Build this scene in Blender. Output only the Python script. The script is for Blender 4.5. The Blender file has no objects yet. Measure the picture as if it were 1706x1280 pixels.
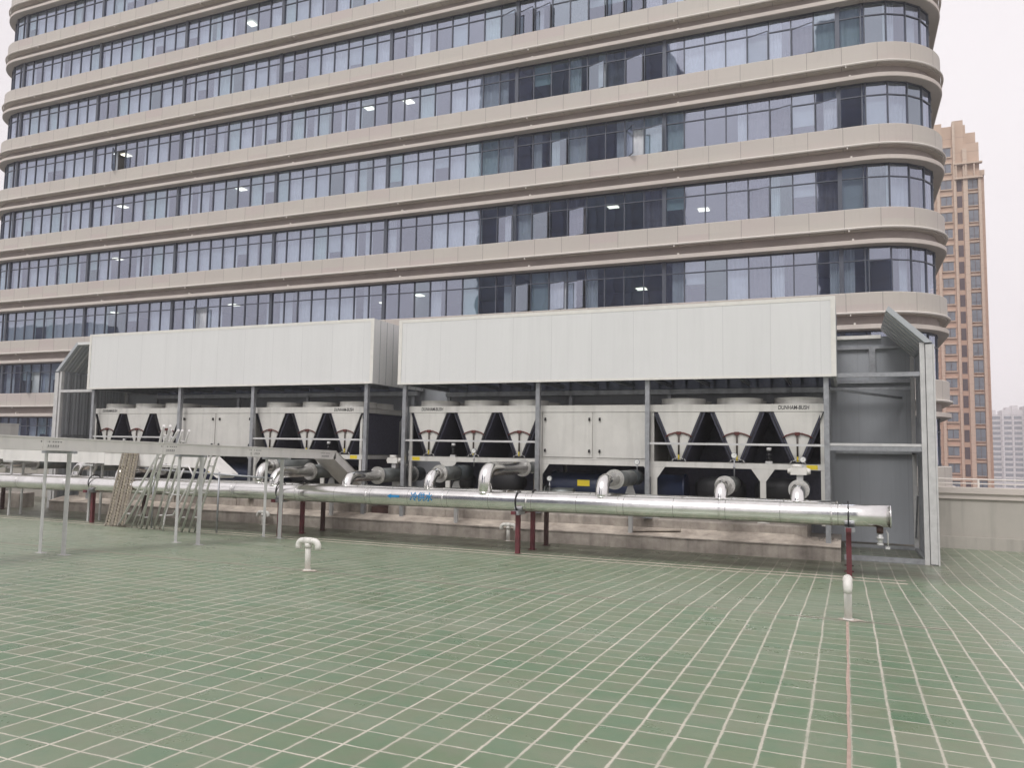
import bpy, math, random
from mathutils import Vector, Matrix
R = math.radians
random.seed(7)
scn = bpy.context.scene
C = scn.collection

# ------------------------------------------------------------------ camera, sky, sun, exposure
cd = bpy.data.cameras.new("camera"); cam = bpy.data.objects.new("camera", cd); C.objects.link(cam)
cd.sensor_width = 36.0; cd.lens = 1310.0/1706.0*36.0
cd.clip_start = 0.05; cd.clip_end = 5000
_r = ((0.92113422, 0.01692061, 0.38887716),
      (0.38885464, -0.08473965, -0.91739373),
      (0.01743046, 0.99625945, -0.08463625))
cam.matrix_world = Matrix(_r).to_4x4()          # stands at the origin, eye level z = 0
scn.camera = cam
SUN_EL, SUN_AZ = 50.0, 186.0                    # azimuth clockwise from +Y
w = bpy.data.worlds.new("World"); scn.world = w; w.use_nodes = True
nt = w.node_tree; nt.nodes.clear()
out = nt.nodes.new('ShaderNodeOutputWorld'); bg = nt.nodes.new('ShaderNodeBackground')
sky = nt.nodes.new('ShaderNodeTexSky'); sky.sky_type = 'NISHITA'; sky.sun_disc = False
sky.sun_elevation = R(SUN_EL); sky.sun_rotation = R(SUN_AZ)
sky.air_density = 1.5; sky.dust_density = 6.0; sky.ozone_density = 1.0
hs = nt.nodes.new('ShaderNodeHueSaturation'); hs.inputs['Saturation'].default_value = 0.12
mx = nt.nodes.new('ShaderNodeMix'); mx.data_type = 'RGBA'; mx.inputs[0].default_value = 0.80
tc = nt.nodes.new('ShaderNodeTexCoord'); nz = nt.nodes.new('ShaderNodeTexNoise')
nz.inputs['Scale'].default_value = 1.3; nz.inputs['Detail'].default_value = 4
cr = nt.nodes.new('ShaderNodeValToRGB')
cr.color_ramp.elements[0].position = .3; cr.color_ramp.elements[0].color = (5.05, 4.75, 4.89, 1)
cr.color_ramp.elements[1].position = .7; cr.color_ramp.elements[1].color = (5.95, 5.63, 5.77, 1)
nt.links.new(tc.outputs['Generated'], nz.inputs['Vector']); nt.links.new(nz.outputs['Fac'], cr.inputs['Fac'])
nt.links.new(sky.outputs[0], hs.inputs['Color'])
nt.links.new(hs.outputs[0], mx.inputs[6]); nt.links.new(cr.outputs[0], mx.inputs[7])
nt.links.new(mx.outputs[2], bg.inputs['Color']); bg.inputs['Strength'].default_value = 0.10
nt.links.new(bg.outputs[0], out.inputs['Surface'])
sl = bpy.data.lights.new("sun", 'SUN'); sl.energy = 0.9; sl.angle = R(22); sl.color = (1, .985, .97)
so = bpy.data.objects.new("sun", sl); C.objects.link(so)
sd = Vector((math.sin(R(SUN_AZ))*math.cos(R(SUN_EL)), math.cos(R(SUN_AZ))*math.cos(R(SUN_EL)), math.sin(R(SUN_EL))))
so.rotation_euler = sd.to_track_quat('Z', 'Y').to_euler()
so.location = (0, -20, 40)
vs = scn.view_settings; vs.view_transform = 'Standard'; vs.look = 'None'; vs.gamma = 1; vs.use_curve_mapping = False
vs.exposure = 0.92
scn.render.engine = 'CYCLES'

# ------------------------------------------------------------------ materials
def mat(name, col, rough=.6, metal=0.0, spec=.5, noise=0.0, nscale=3.0, bump=0.0, bscale=20.0, col2=None, streak=0.0):
    m = bpy.data.materials.new(name); m.use_nodes = True
    n = m.node_tree; b = n.nodes['Principled BSDF']
    b.inputs['Base Color'].default_value = (*col, 1); b.inputs['Roughness'].default_value = rough
    b.inputs['Metallic'].default_value = metal; b.inputs['Specular IOR Level'].default_value = spec
    if noise or col2 or bump or streak:
        t = n.nodes.new('ShaderNodeTexCoord')
    if noise or col2:
        z = n.nodes.new('ShaderNodeTexNoise'); z.inputs['Scale'].default_value = nscale; z.inputs['Detail'].default_value = 6
        z.inputs['Roughness'].default_value = .65
        n.links.new(t.outputs['Object'], z.inputs['Vector'])
        r = n.nodes.new('ShaderNodeValToRGB'); r.color_ramp.elements[0].position = .32; r.color_ramp.elements[1].position = .68
        c2 = col2 or tuple(c*(1-noise) for c in col)
        r.color_ramp.elements[0].color = (*c2, 1); r.color_ramp.elements[1].color = (*col, 1)
        n.links.new(z.outputs['Fac'], r.inputs['Fac']); last = r.outputs[0]
        if streak:
            mp = n.nodes.new('ShaderNodeMapping'); mp.inputs['Scale'].default_value = (3.0, 3.0, .25)
            z2 = n.nodes.new('ShaderNodeTexNoise'); z2.inputs['Scale'].default_value = 2.0; z2.inputs['Detail'].default_value = 5
            n.links.new(t.outputs['Object'], mp.inputs['Vector']); n.links.new(mp.outputs[0], z2.inputs['Vector'])
            r2 = n.nodes.new('ShaderNodeMapRange'); r2.inputs[1].default_value = .5; r2.inputs[2].default_value = .8
            r2.inputs[3].default_value = 1; r2.inputs[4].default_value = 1-streak
            n.links.new(z2.outputs['Fac'], r2.inputs[0])
            vm = n.nodes.new('ShaderNodeVectorMath'); vm.operation = 'SCALE'
            n.links.new(last, vm.inputs[0]); n.links.new(r2.outputs[0], vm.inputs['Scale']); last = vm.outputs[0]
        n.links.new(last, b.inputs['Base Color'])
    if bump:
        z3 = n.nodes.new('ShaderNodeTexNoise'); z3.inputs['Scale'].default_value = bscale; z3.inputs['Detail'].default_value = 5
        n.links.new(t.outputs['Object'], z3.inputs['Vector'])
        bp = n.nodes.new('ShaderNodeBump'); bp.inputs['Strength'].default_value = bump; bp.inputs['Distance'].default_value = .02
        n.links.new(z3.outputs['Fac'], bp.inputs['Height']); n.links.new(bp.outputs[0], b.inputs['Normal'])
    return m

def math_node(n, op, a, b=None, c=None):
    x = n.nodes.new('ShaderNodeMath'); x.operation = op
    for i, v in enumerate((a, b, c)):
        if v is None: continue
        if isinstance(v, (int, float)): x.inputs[i].default_value = v
        else: n.links.new(v, x.inputs[i])
    return x.outputs[0]
def mixcol(n, fac, a, b):
    x = n.nodes.new('ShaderNodeMix'); x.data_type = 'RGBA'
    for i, v in ((0, fac), (6, a), (7, b)):
        if isinstance(v, (int, float)): x.inputs[i].default_value = v
        elif isinstance(v, tuple): x.inputs[i].default_value = (*v, 1)
        else: n.links.new(v, x.inputs[i])
    return x.outputs[2]
def noise_node(n, vec, scale, detail=4, rough=.5):
    z = n.nodes.new('ShaderNodeTexNoise'); z.inputs['Scale'].default_value = scale; z.inputs['Detail'].default_value = detail
    z.inputs['Roughness'].default_value = rough; n.links.new(vec, z.inputs['Vector']); return z.outputs['Fac']
def ramp(n, v, a, b, lo=0., hi=1.):
    x = n.nodes.new('ShaderNodeMapRange'); n.links.new(v, x.inputs[0])
    for i, q in zip((1, 2, 3, 4), (a, b, lo, hi)): x.inputs[i].default_value = q
    return x.outputs[0]

def tile_material():
    m = bpy.data.materials.new("green_tile"); m.use_nodes = True; n = m.node_tree; b = n.nodes['Principled BSDF']
    t = n.nodes.new('ShaderNodeTexCoord'); s = n.nodes.new('ShaderNodeSeparateXYZ'); n.links.new(t.outputs['Object'], s.inputs[0])
    P = .25
    w1 = noise_node(n, t.outputs['Object'], .9, 3); w2 = noise_node(n, t.outputs['Object'], 14, 4, .7)
    wob = math_node(n, 'MULTIPLY', math_node(n, 'SUBTRACT', w1, .5), .022)
    wob2 = math_node(n, 'MULTIPLY', math_node(n, 'SUBTRACT', w2, .5), .016)
    wx = math_node(n, 'ADD', math_node(n, 'ADD', s.outputs[0], wob), wob2); wy = math_node(n, 'SUBTRACT', math_node(n, 'ADD', s.outputs[1], wob), wob2)
    ux = math_node(n, 'DIVIDE', wx, P); uy = math_node(n, 'DIVIDE', wy, P)
    ux = math_node(n, 'ADD', ux, 400.0); uy = math_node(n, 'ADD', uy, 400.8)
    fx = math_node(n, 'FRACT', ux); fy = math_node(n, 'FRACT', uy)
    ix = math_node(n, 'FLOOR', ux); iy = math_node(n, 'FLOOR', uy)
    jit = math_node(n, 'MULTIPLY', math_node(n, 'SUBTRACT', noise_node(n, t.outputs['Object'], 9, 5, .75), .5), .045)
    def edge(f, wid):
        d = math_node(n, 'MINIMUM', f, math_node(n, 'SUBTRACT', 1.0, f)); d = math_node(n, 'ADD', d, jit)
        return ramp(n, d, wid*.45, wid, 1., 0.)
    cmb = n.nodes.new('ShaderNodeCombineXYZ'); n.links.new(ix, cmb.inputs[0]); n.links.new(iy, cmb.inputs[1])
    wn = n.nodes.new('ShaderNodeTexWhiteNoise'); wn.noise_dimensions = '3D'; n.links.new(cmb.outputs[0], wn.inputs['Vector'])
    # the long joints (towards the machines) are wide and full, the cross joints thin and patchy
    bn = noise_node(n, t.outputs['Object'], 2.2, 4, .7)
    lw = n.nodes.new('ShaderNodeTexWhiteNoise'); lw.noise_dimensions = '1D'; n.links.new(math_node(n, 'ROUND', ux), lw.inputs['W'])
    gx = edge(fx, .048)
    gx = math_node(n, 'MULTIPLY', gx, ramp(n, lw.outputs['Value'], 0, 1, .65, 1.0))
    gx = math_node(n, 'MULTIPLY', gx, ramp(n, bn, .25, .5, .5, 1.0))
    gy = math_node(n, 'MULTIPLY', edge(fy, .034), ramp(n, bn, .30, .58, .40, 1.0))
    g = math_node(n, 'MAXIMUM', gx, gy)
    big = noise_node(n, t.outputs['Object'], .16, 4, .6); mid = noise_node(n, t.outputs['Object'], 1.6, 5, .7); fin = noise_node(n, t.outputs['Object'], 45, 4, .7)
    c = mixcol(n, wn.outputs['Value'], (.122, .215, .118), (.180, .232, .134))
    wn2 = n.nodes.new('ShaderNodeTexWhiteNoise'); wn2.noise_dimensions = '3D'
    vv = n.nodes.new('ShaderNodeVectorMath'); vv.operation = 'ADD'; vv.inputs[1].default_value = (17, 31, 5); n.links.new(cmb.outputs[0], vv.inputs[0]); n.links.new(vv.outputs[0], wn2.inputs['Vector'])
    c = mixcol(n, ramp(n, wn2.outputs['Value'], .72, 1, 0, .38), c, (.26, .25, .19))
    c = mixcol(n, ramp(n, mid, .42, .72, 0, .6), c, (.215, .262, .18))
    bl = noise_node(n, t.outputs['Object'], 5.5, 5, .65); c = mixcol(n, ramp(n, bl, .5, .66, 0, .5), c, (.205, .215, .15)); c = mixcol(n, ramp(n, bl, .36, .46, .35, 0), c, (.10, .21, .125))
    ec = math_node(n, 'MAXIMUM', edge(fx, .11), edge(fy, .10)); c = mixcol(n, math_node(n, 'MULTIPLY', ec, ramp(n, bl, .3, .7, 0, .5)), c, (.29, .31, .235))
    c = mixcol(n, ramp(n, fin, .35, .75, 0, .22), c, (.14, .165, .12))
    mp = n.nodes.new('ShaderNodeMapping'); mp.inputs['Rotation'].default_value = (0, 0, R(28)); mp.inputs['Scale'].default_value = (.16, 1.3, 1); n.links.new(t.outputs['Object'], mp.inputs['Vector'])
    stn = noise_node(n, mp.outputs[0], .7, 5, .6); c = mixcol(n, math_node(n, 'MULTIPLY', ramp(n, stn, .52, .72, 0, .55), ramp(n, s.outputs[0], 2, -10, .35, 1)), c, (.30, .325, .255))
    # a paler, dustier cast on large patches and towards the left; the right's wet sky sheen is painted in as pale colour
    lf = math_node(n, 'ADD', ramp(n, s.outputs[0], -4., -22., 0, .40), ramp(n, s.outputs[0], 1., 5., 0, .55))
    bigf = math_node(n, 'ADD', ramp(n, big, .45, .7, 0, .35), lf)
    c = mixcol(n, bigf, c, (.28, .305, .24))
    gc = mixcol(n, bn, (.50, .47, .39), (.72, .67, .57))
    c = mixcol(n, g, c, gc)
    # dark hairline at the edge of cross joints
    hd = ramp(n, fy, .02, .034, 1., 0.); hd = math_node(n, 'MULTIPLY', hd, ramp(n, noise_node(n, t.outputs['Object'], 1.1, 3), .5, .66, 0, .4))
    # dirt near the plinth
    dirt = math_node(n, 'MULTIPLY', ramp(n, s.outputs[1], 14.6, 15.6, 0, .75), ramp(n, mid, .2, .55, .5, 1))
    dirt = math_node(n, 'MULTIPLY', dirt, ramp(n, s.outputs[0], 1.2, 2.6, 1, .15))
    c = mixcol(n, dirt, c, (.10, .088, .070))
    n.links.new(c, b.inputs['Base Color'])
    n.links.new(math_node(n, 'ADD', ramp(n, mid, .3, .7, .20, .40), math_node(n, 'MULTIPLY', wn2.outputs['Value'], .12)), b.inputs['Roughness'])
    b.inputs['Specular IOR Level'].default_value = .55
    h = math_node(n, 'ADD', math_node(n, 'MULTIPLY', g, -.6), math_node(n, 'MULTIPLY', fin, .12))
    bp = n.nodes.new('ShaderNodeBump'); bp.inputs['Strength'].default_value = .35; bp.inputs['Distance'].default_value = .01
    n.links.new(h, bp.inputs['Height']); n.links.new(bp.outputs[0], b.inputs['Normal'])
    return m

def panel_uv_material(name, col, col2, pitch, joint=.012, rough=.55, tint=(.47, .40, .38)):
    """cladding whose joints follow the UV (running metres) of a swept band"""
    m = bpy.data.materials.new(name); m.use_nodes = True; n = m.node_tree; b = n.nodes['Principled BSDF']
    t = n.nodes.new('ShaderNodeTexCoord'); s = n.nodes.new('ShaderNodeSeparateXYZ'); n.links.new(t.outputs['UV'], s.inputs[0])
    u = math_node(n, 'DIVIDE', s.outputs[0], pitch); f = math_node(n, 'FRACT', u); i = math_node(n, 'FLOOR', u)
    s2 = n.nodes.new('ShaderNodeSeparateXYZ'); n.links.new(t.outputs['Object'], s2.inputs[0])
    fl = math_node(n, 'FLOOR', math_node(n, 'DIVIDE', s2.outputs[2], 3.85))
    wn = n.nodes.new('ShaderNodeTexWhiteNoise'); wn.noise_dimensions = '2D'
    cb = n.nodes.new('ShaderNodeCombineXYZ'); n.links.new(i, cb.inputs[0]); n.links.new(fl, cb.inputs[1]); n.links.new(cb.outputs[0], wn.inputs['Vector'])
    c = mixcol(n, wn.outputs['Value'], col, col2)
    c = mixcol(n, ramp(n, wn.outputs['Value'], .7, 1., 0, .7), c, tint)
    z = noise_node(n, t.outputs['Object'], .35, 5, .6); c = mixcol(n, ramp(n, z, .4, .7, 0, .35), c, tint)
    mp = n.nodes.new('ShaderNodeMapping'); mp.inputs['Scale'].default_value = (5, 5, .35); n.links.new(t.outputs['Object'], mp.inputs['Vector'])
    st = noise_node(n, mp.outputs[0], 1.5, 5, .7); c = mixcol(n, ramp(n, st, .56, .8, 0, .35), c, (.30, .28, .22))
    j = math_node(n, 'LESS_THAN', math_node(n, 'MINIMUM', f, math_node(n, 'SUBTRACT', 1., f)), joint/pitch)
    c = mixcol(n, math_node(n, 'MULTIPLY', j, .7), c, (.14, .12, .11))
    n.links.new(c, b.inputs['Base Color']); b.inputs['Roughness'].default_value = rough
    return m

def rib_material(name, col, pitch, rough=.45, strength=.25, axis=0, seam=0.0, stain=.12, dcol=None, metal=0.0):
    """profiled sheet: fine vertical ribs as bump, faint rain streaks"""
    m = bpy.data.materials.new(name); m.use_nodes = True; n = m.node_tree; b = n.nodes['Principled BSDF']
    t = n.nodes.new('ShaderNodeTexCoord'); s = n.nodes.new('ShaderNodeSeparateXYZ'); n.links.new(t.outputs['Object'], s.inputs[0])
    a = s.outputs[axis]
    wv = math_node(n, 'SINE', math_node(n, 'MULTIPLY', a, 6.2832/pitch))
    h = wv
    c = mixcol(n, 0., col, col)
    mp = n.nodes.new('ShaderNodeMapping'); mp.inputs['Scale'].default_value = (4, 4, .3); n.links.new(t.outputs['Object'], mp.inputs['Vector'])
    st = noise_node(n, mp.outputs[0], 1.3, 6, .7)
    c = mixcol(n, ramp(n, st, .45, .8, 0, stain*2.5), c, dcol or tuple(q*.72 for q in col))
    z = noise_node(n, t.outputs['Object'], .5, 4, .6); c = mixcol(n, ramp(n, z, .4, .7, 0, stain), c, tuple(q*.8 for q in col))
    if seam:
        f = math_node(n, 'FRACT', math_node(n, 'DIVIDE', math_node(n, 'ADD', a, 100.), seam))
        j = math_node(n, 'LESS_THAN', f, .010/seam)
        c = mixcol(n, math_node(n, 'MULTIPLY', j, .28), c, tuple(q*.35 for q in col))
        wn = n.nodes.new('ShaderNodeTexWhiteNoise'); wn.noise_dimensions = '1D'
        n.links.new(math_node(n, 'FLOOR', math_node(n, 'DIVIDE', math_node(n, 'ADD', a, 100.), seam)), wn.inputs['W'])
        c = mixcol(n, math_node(n, 'MULTIPLY', wn.outputs['Value'], .13), c, tuple(q*.8 for q in col))
    n.links.new(c, b.inputs['Base Color']); b.inputs['Roughness'].default_value = rough; b.inputs['Metallic'].default_value = metal
    bp = n.nodes.new('ShaderNodeBump'); bp.inputs['Strength'].default_value = strength; bp.inputs['Distance'].default_value = .01
    n.links.new(h, bp.inputs['Height']); n.links.new(bp.outputs[0], b.inputs['Normal'])
    return m

def glass_material(name, tint, gl, f0=.33, rough=.02):
    m = bpy.data.materials.new(name); m.use_nodes = True; n = m.node_tree; n.nodes.clear()
    o = n.nodes.new('ShaderNodeOutputMaterial'); mx = n.nodes.new('ShaderNodeMixShader')
    tr = n.nodes.new('ShaderNodeBsdfTransparent'); tr.inputs[0].default_value = (*tint, 1)
    g = n.nodes.new('ShaderNodeBsdfGlossy'); g.inputs['Color'].default_value = (*gl, 1); g.inputs['Roughness'].default_value = rough
    lw = n.nodes.new('ShaderNodeLayerWeight'); lw.inputs['Blend'].default_value = .5
    f = math_node(n, 'ADD', math_node(n, 'MULTIPLY', math_node(n, 'POWER', lw.outputs['Facing'], 4.0), 1-f0), f0)
    t = n.nodes.new('ShaderNodeTexCoord'); z = noise_node(n, t.outputs['Object'], .8, 2)
    bp = n.nodes.new('ShaderNodeBump'); bp.inputs['Strength'].default_value = .06; bp.inputs['Distance'].default_value = .05
    n.links.new(z, bp.inputs['Height']); n.links.new(bp.outputs[0], g.inputs['Normal'])
    n.links.new(f, mx.inputs[0]); n.links.new(tr.outputs[0], mx.inputs[1]); n.links.new(g.outputs[0], mx.inputs[2])
    n.links.new(mx.outputs[0], o.inputs['Surface']); return m

def emit_material(name, col, s):
    m = bpy.data.materials.new(name); m.use_nodes = True; b = m.node_tree.nodes['Principled BSDF']
    b.inputs['Base Color'].default_value = (*col, 1); b.inputs['Emission Color'].default_value = (*col, 1); b.inputs['Emission Strength'].default_value = s
    return m

def cladding_material():
    """bright aluminium jacket: metallic, lap seams along X, dents and wrinkles"""
    m = bpy.data.materials.new("aluminium_jacket"); m.use_nodes = True; n = m.node_tree; b = n.nodes['Principled BSDF']
    t = n.nodes.new('ShaderNodeTexCoord'); s = n.nodes.new('ShaderNodeSeparateXYZ'); n.links.new(t.outputs['Object'], s.inputs[0])
    z = noise_node(n, t.outputs['Object'], 2.2, 4, .6); z2 = noise_node(n, t.outputs['Object'], 16, 4, .6)
    c = mixcol(n, ramp(n, z, .35, .7), (.86, .85, .83), (.68, .67, .65))
    f = math_node(n, 'FRACT', math_node(n, 'DIVIDE', math_node(n, 'ADD', s.outputs[0], 60.3), .94))
    j = math_node(n, 'LESS_THAN', f, .012)
    c = mixcol(n, math_node(n, 'MULTIPLY', j, .7), c, (.22, .21, .20))
    n.links.new(c, b.inputs['Base Color']); b.inputs['Metallic'].default_value = 1.
    n.links.new(ramp(n, z2, .3, .7, .17, .24), b.inputs['Roughness'])
    h = math_node(n, 'MULTIPLY', z, .8); h = math_node(n, 'ADD', h, math_node(n, 'MULTIPLY', j, .6))
    bp = n.nodes.new('ShaderNodeBump'); bp.inputs['Strength'].default_value = .16; bp.inputs['Distance'].default_value = .02
    n.links.new(h, bp.inputs['Height']); n.links.new(bp.outputs[0], b.inputs['Normal'])
    return m

def facade_material(name, c1, c2, bx, bz, joint=.05):
    m = bpy.data.materials.new(name); m.use_nodes = True; n = m.node_tree; b = n.nodes['Principled BSDF']
    t = n.nodes.new('ShaderNodeTexCoord'); s = n.nodes.new('ShaderNodeSeparateXYZ'); n.links.new(t.outputs['Object'], s.inputs[0])
    fz = math_node(n, 'FRACT', math_node(n, 'DIVIDE', math_node(n, 'ADD', s.outputs[2], 200.), bz))
    hz = ramp(n, s.outputs[2], 34, 84)  # haze painted in: colour fades to the paler tone with height
    c = mixcol(n, hz, c1, c2)
    z = noise_node(n, t.outputs['Object'], .3, 5, .7); c = mixcol(n, ramp(n, z, .35, .7, 0, .4), c, tuple(q*.8 for q in c2))
    j = math_node(n, 'LESS_THAN', fz, joint/bz); c = mixcol(n, math_node(n, 'MULTIPLY', j, .5), c, tuple(q*.45 for q in c1))
    n.links.new(c, b.inputs['Base Color']); b.inputs['Roughness'].default_value = .8
    return m

M = {}
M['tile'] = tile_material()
M['hood'] = rib_material('white_sheet', (.70, .70, .69), .10, strength=.03, seam=.98, stain=.10)
M['barrier'] = rib_material('grey_barrier_sheet', (.36, .375, .40), .09, rough=.5, strength=.08, axis=0, seam=1.0, stain=.15)
M['barrier_side'] = rib_material('grey_barrier_side', (.42, .44, .46), .12, rough=.5, strength=.6, axis=1, seam=.6, stain=.15)
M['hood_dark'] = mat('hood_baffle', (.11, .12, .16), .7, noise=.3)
M['steel'] = mat('galvanised_steel', (.42, .43, .45), .42, .55, noise=.3, nscale=8)
M['steel_light'] = mat('light_steel', (.62, .615, .605), .45, .1, noise=.18, nscale=6)
M['tray'] = mat('tray_sheet', (.82, .795, .765), .45, .05, noise=.14, nscale=1.2, streak=.15)
M['white'] = mat('cream_powder_coat', (.66, .645, .605), .45, 0, noise=.14, nscale=1.6, streak=.22)
M['white2'] = mat('white_plastic', (.76, .74, .69), .45, 0, noise=.12, nscale=5)
M['coil'] = mat('dark_coil', (.095, .095, .135), .55, .3, noise=.3, nscale=14, bump=.4, bscale=60)
M['black'] = mat('black_metal', (.018, .018, .021), .5)
M['navy'] = mat('navy_shell', (.018, .028, .065), .45, noise=.2)
M['redpipe'] = mat('red_brown_pipe', (.14, .035, .030), .5, noise=.55, nscale=9)
M['brown'] = mat('brown_pipe', (.075, .055, .045), .5, noise=.5, nscale=9)
M['slat'] = mat('weathered_frame', (.26, .225, .18), .7, .2, noise=.4, nscale=12)
M['slat2'] = mat('weathered_slat', (.40, .35, .27), .8, noise=.5, nscale=20)
M['tube'] = mat('bright_tube', (.80, .78, .77), .35, .15, noise=.2, nscale=9)
M['redpaint'] = mat('red_oxide', (.17, .034, .045), .6, noise=.45, nscale=5, col2=(.10, .028, .032))
M['darkred'] = mat('brown_oxide', (.075, .035, .030), .65, noise=.4, nscale=6)
M['jacket'] = cladding_material()
M['jacket_grey'] = mat('grey_jacket', (.20, .215, .21), .42, .55, noise=.35, nscale=5, bump=.3, bscale=9)
M['jacket_dark'] = mat('black_insulation', (.045, .055, .06), .6, 0, noise=.3, nscale=6)
M['flange'] = mat('crimped_foil', (.72, .71, .68), .3, .9, noise=.3, nscale=30, bump=.6, bscale=40)
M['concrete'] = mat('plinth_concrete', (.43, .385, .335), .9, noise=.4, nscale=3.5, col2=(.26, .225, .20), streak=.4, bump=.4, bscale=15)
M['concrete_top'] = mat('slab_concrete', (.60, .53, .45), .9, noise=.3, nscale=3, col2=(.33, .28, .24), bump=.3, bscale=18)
M['parapet'] = mat('painted_render', (.46, .43, .385), .85, noise=.12, nscale=.8, streak=.22)
M['yellow'] = mat('yellow_sticker', (.72, .56, .03), .5)
M['blue'] = mat('blue_vinyl', (.01, .19, .42), .5)
M['ink'] = mat('black_ink', (.03, .03, .035), .6)
M['dial'] = mat('gauge_dial', (.75, .75, .72), .3)
M['pinkjoint'] = mat('pink_joint_mortar', (.50, .37, .31), .9, noise=.35, nscale=9, col2=(.36, .27, .22))
M['spandrel'] = panel_uv_material('beige_cladding', (.48, .445, .40), (.52, .485, .43), 1.51)
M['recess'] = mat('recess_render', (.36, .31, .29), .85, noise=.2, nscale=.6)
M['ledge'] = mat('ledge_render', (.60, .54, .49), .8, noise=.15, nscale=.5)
M['railw'] = mat('white_trim', (.70, .66, .61), .6)
M['mullion'] = mat('dark_mullion', (.085, .095, .12), .45, .3)
M['glassA'] = glass_material('blue_grey_glass', (.66, .72, .76), (.74, .80, .98))
M['glassB'] = glass_material('green_grey_glass', (.60, .70, .73), (.70, .79, .93))
M['curtain'] = mat('pale_curtain', (.78, .79, .82), .9, noise=.12, nscale=3)
M['blind'] = mat('grey_blind', (.58, .62, .64), .9, noise=.1)
M['blind2'] = mat('teal_blind', (.48, .56, .58), .9, noise=.1)
M['drape'] = mat('dark_drape', (.20, .18, .19), .9, noise=.3)
M['room'] = mat('room_wall', (.22, .21, .22), .9, noise=.3, nscale=.8)
M['ceiling'] = mat('room_ceiling', (.45, .45, .45), .9)
M['lamp'] = emit_material('lit_panel', (1, .97, .82), 1.4)
M['brick'] = facade_material('pink_tower', (.46, .285, .215), (.50, .375, .285), 1, 3.0, .10)
M['brick_light'] = facade_material('pale_tower_rib', (.48, .335, .265), (.53, .43, .34), 1, 1.5, .06)
M['twhite'] = facade_material('far_white', (.58, .55, .56), (.60, .57, .58), 1, 3.0, .35)
M['twin'] = mat('far_window', (.16, .18, .22), .2, 0, 1.0, noise=.4, nscale=.7)
M['twin2'] = mat('far_window_dark', (.09, .06, .07), .5, noise=.3)
M['darktower'] = facade_material('grey_tower', (.15, .18, .26), (.17, .20, .28), 1, 3.1, .6)
M['ground'] = mat('city_ground', (.14, .14, .13), .95, noise=.4, nscale=.02)

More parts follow.
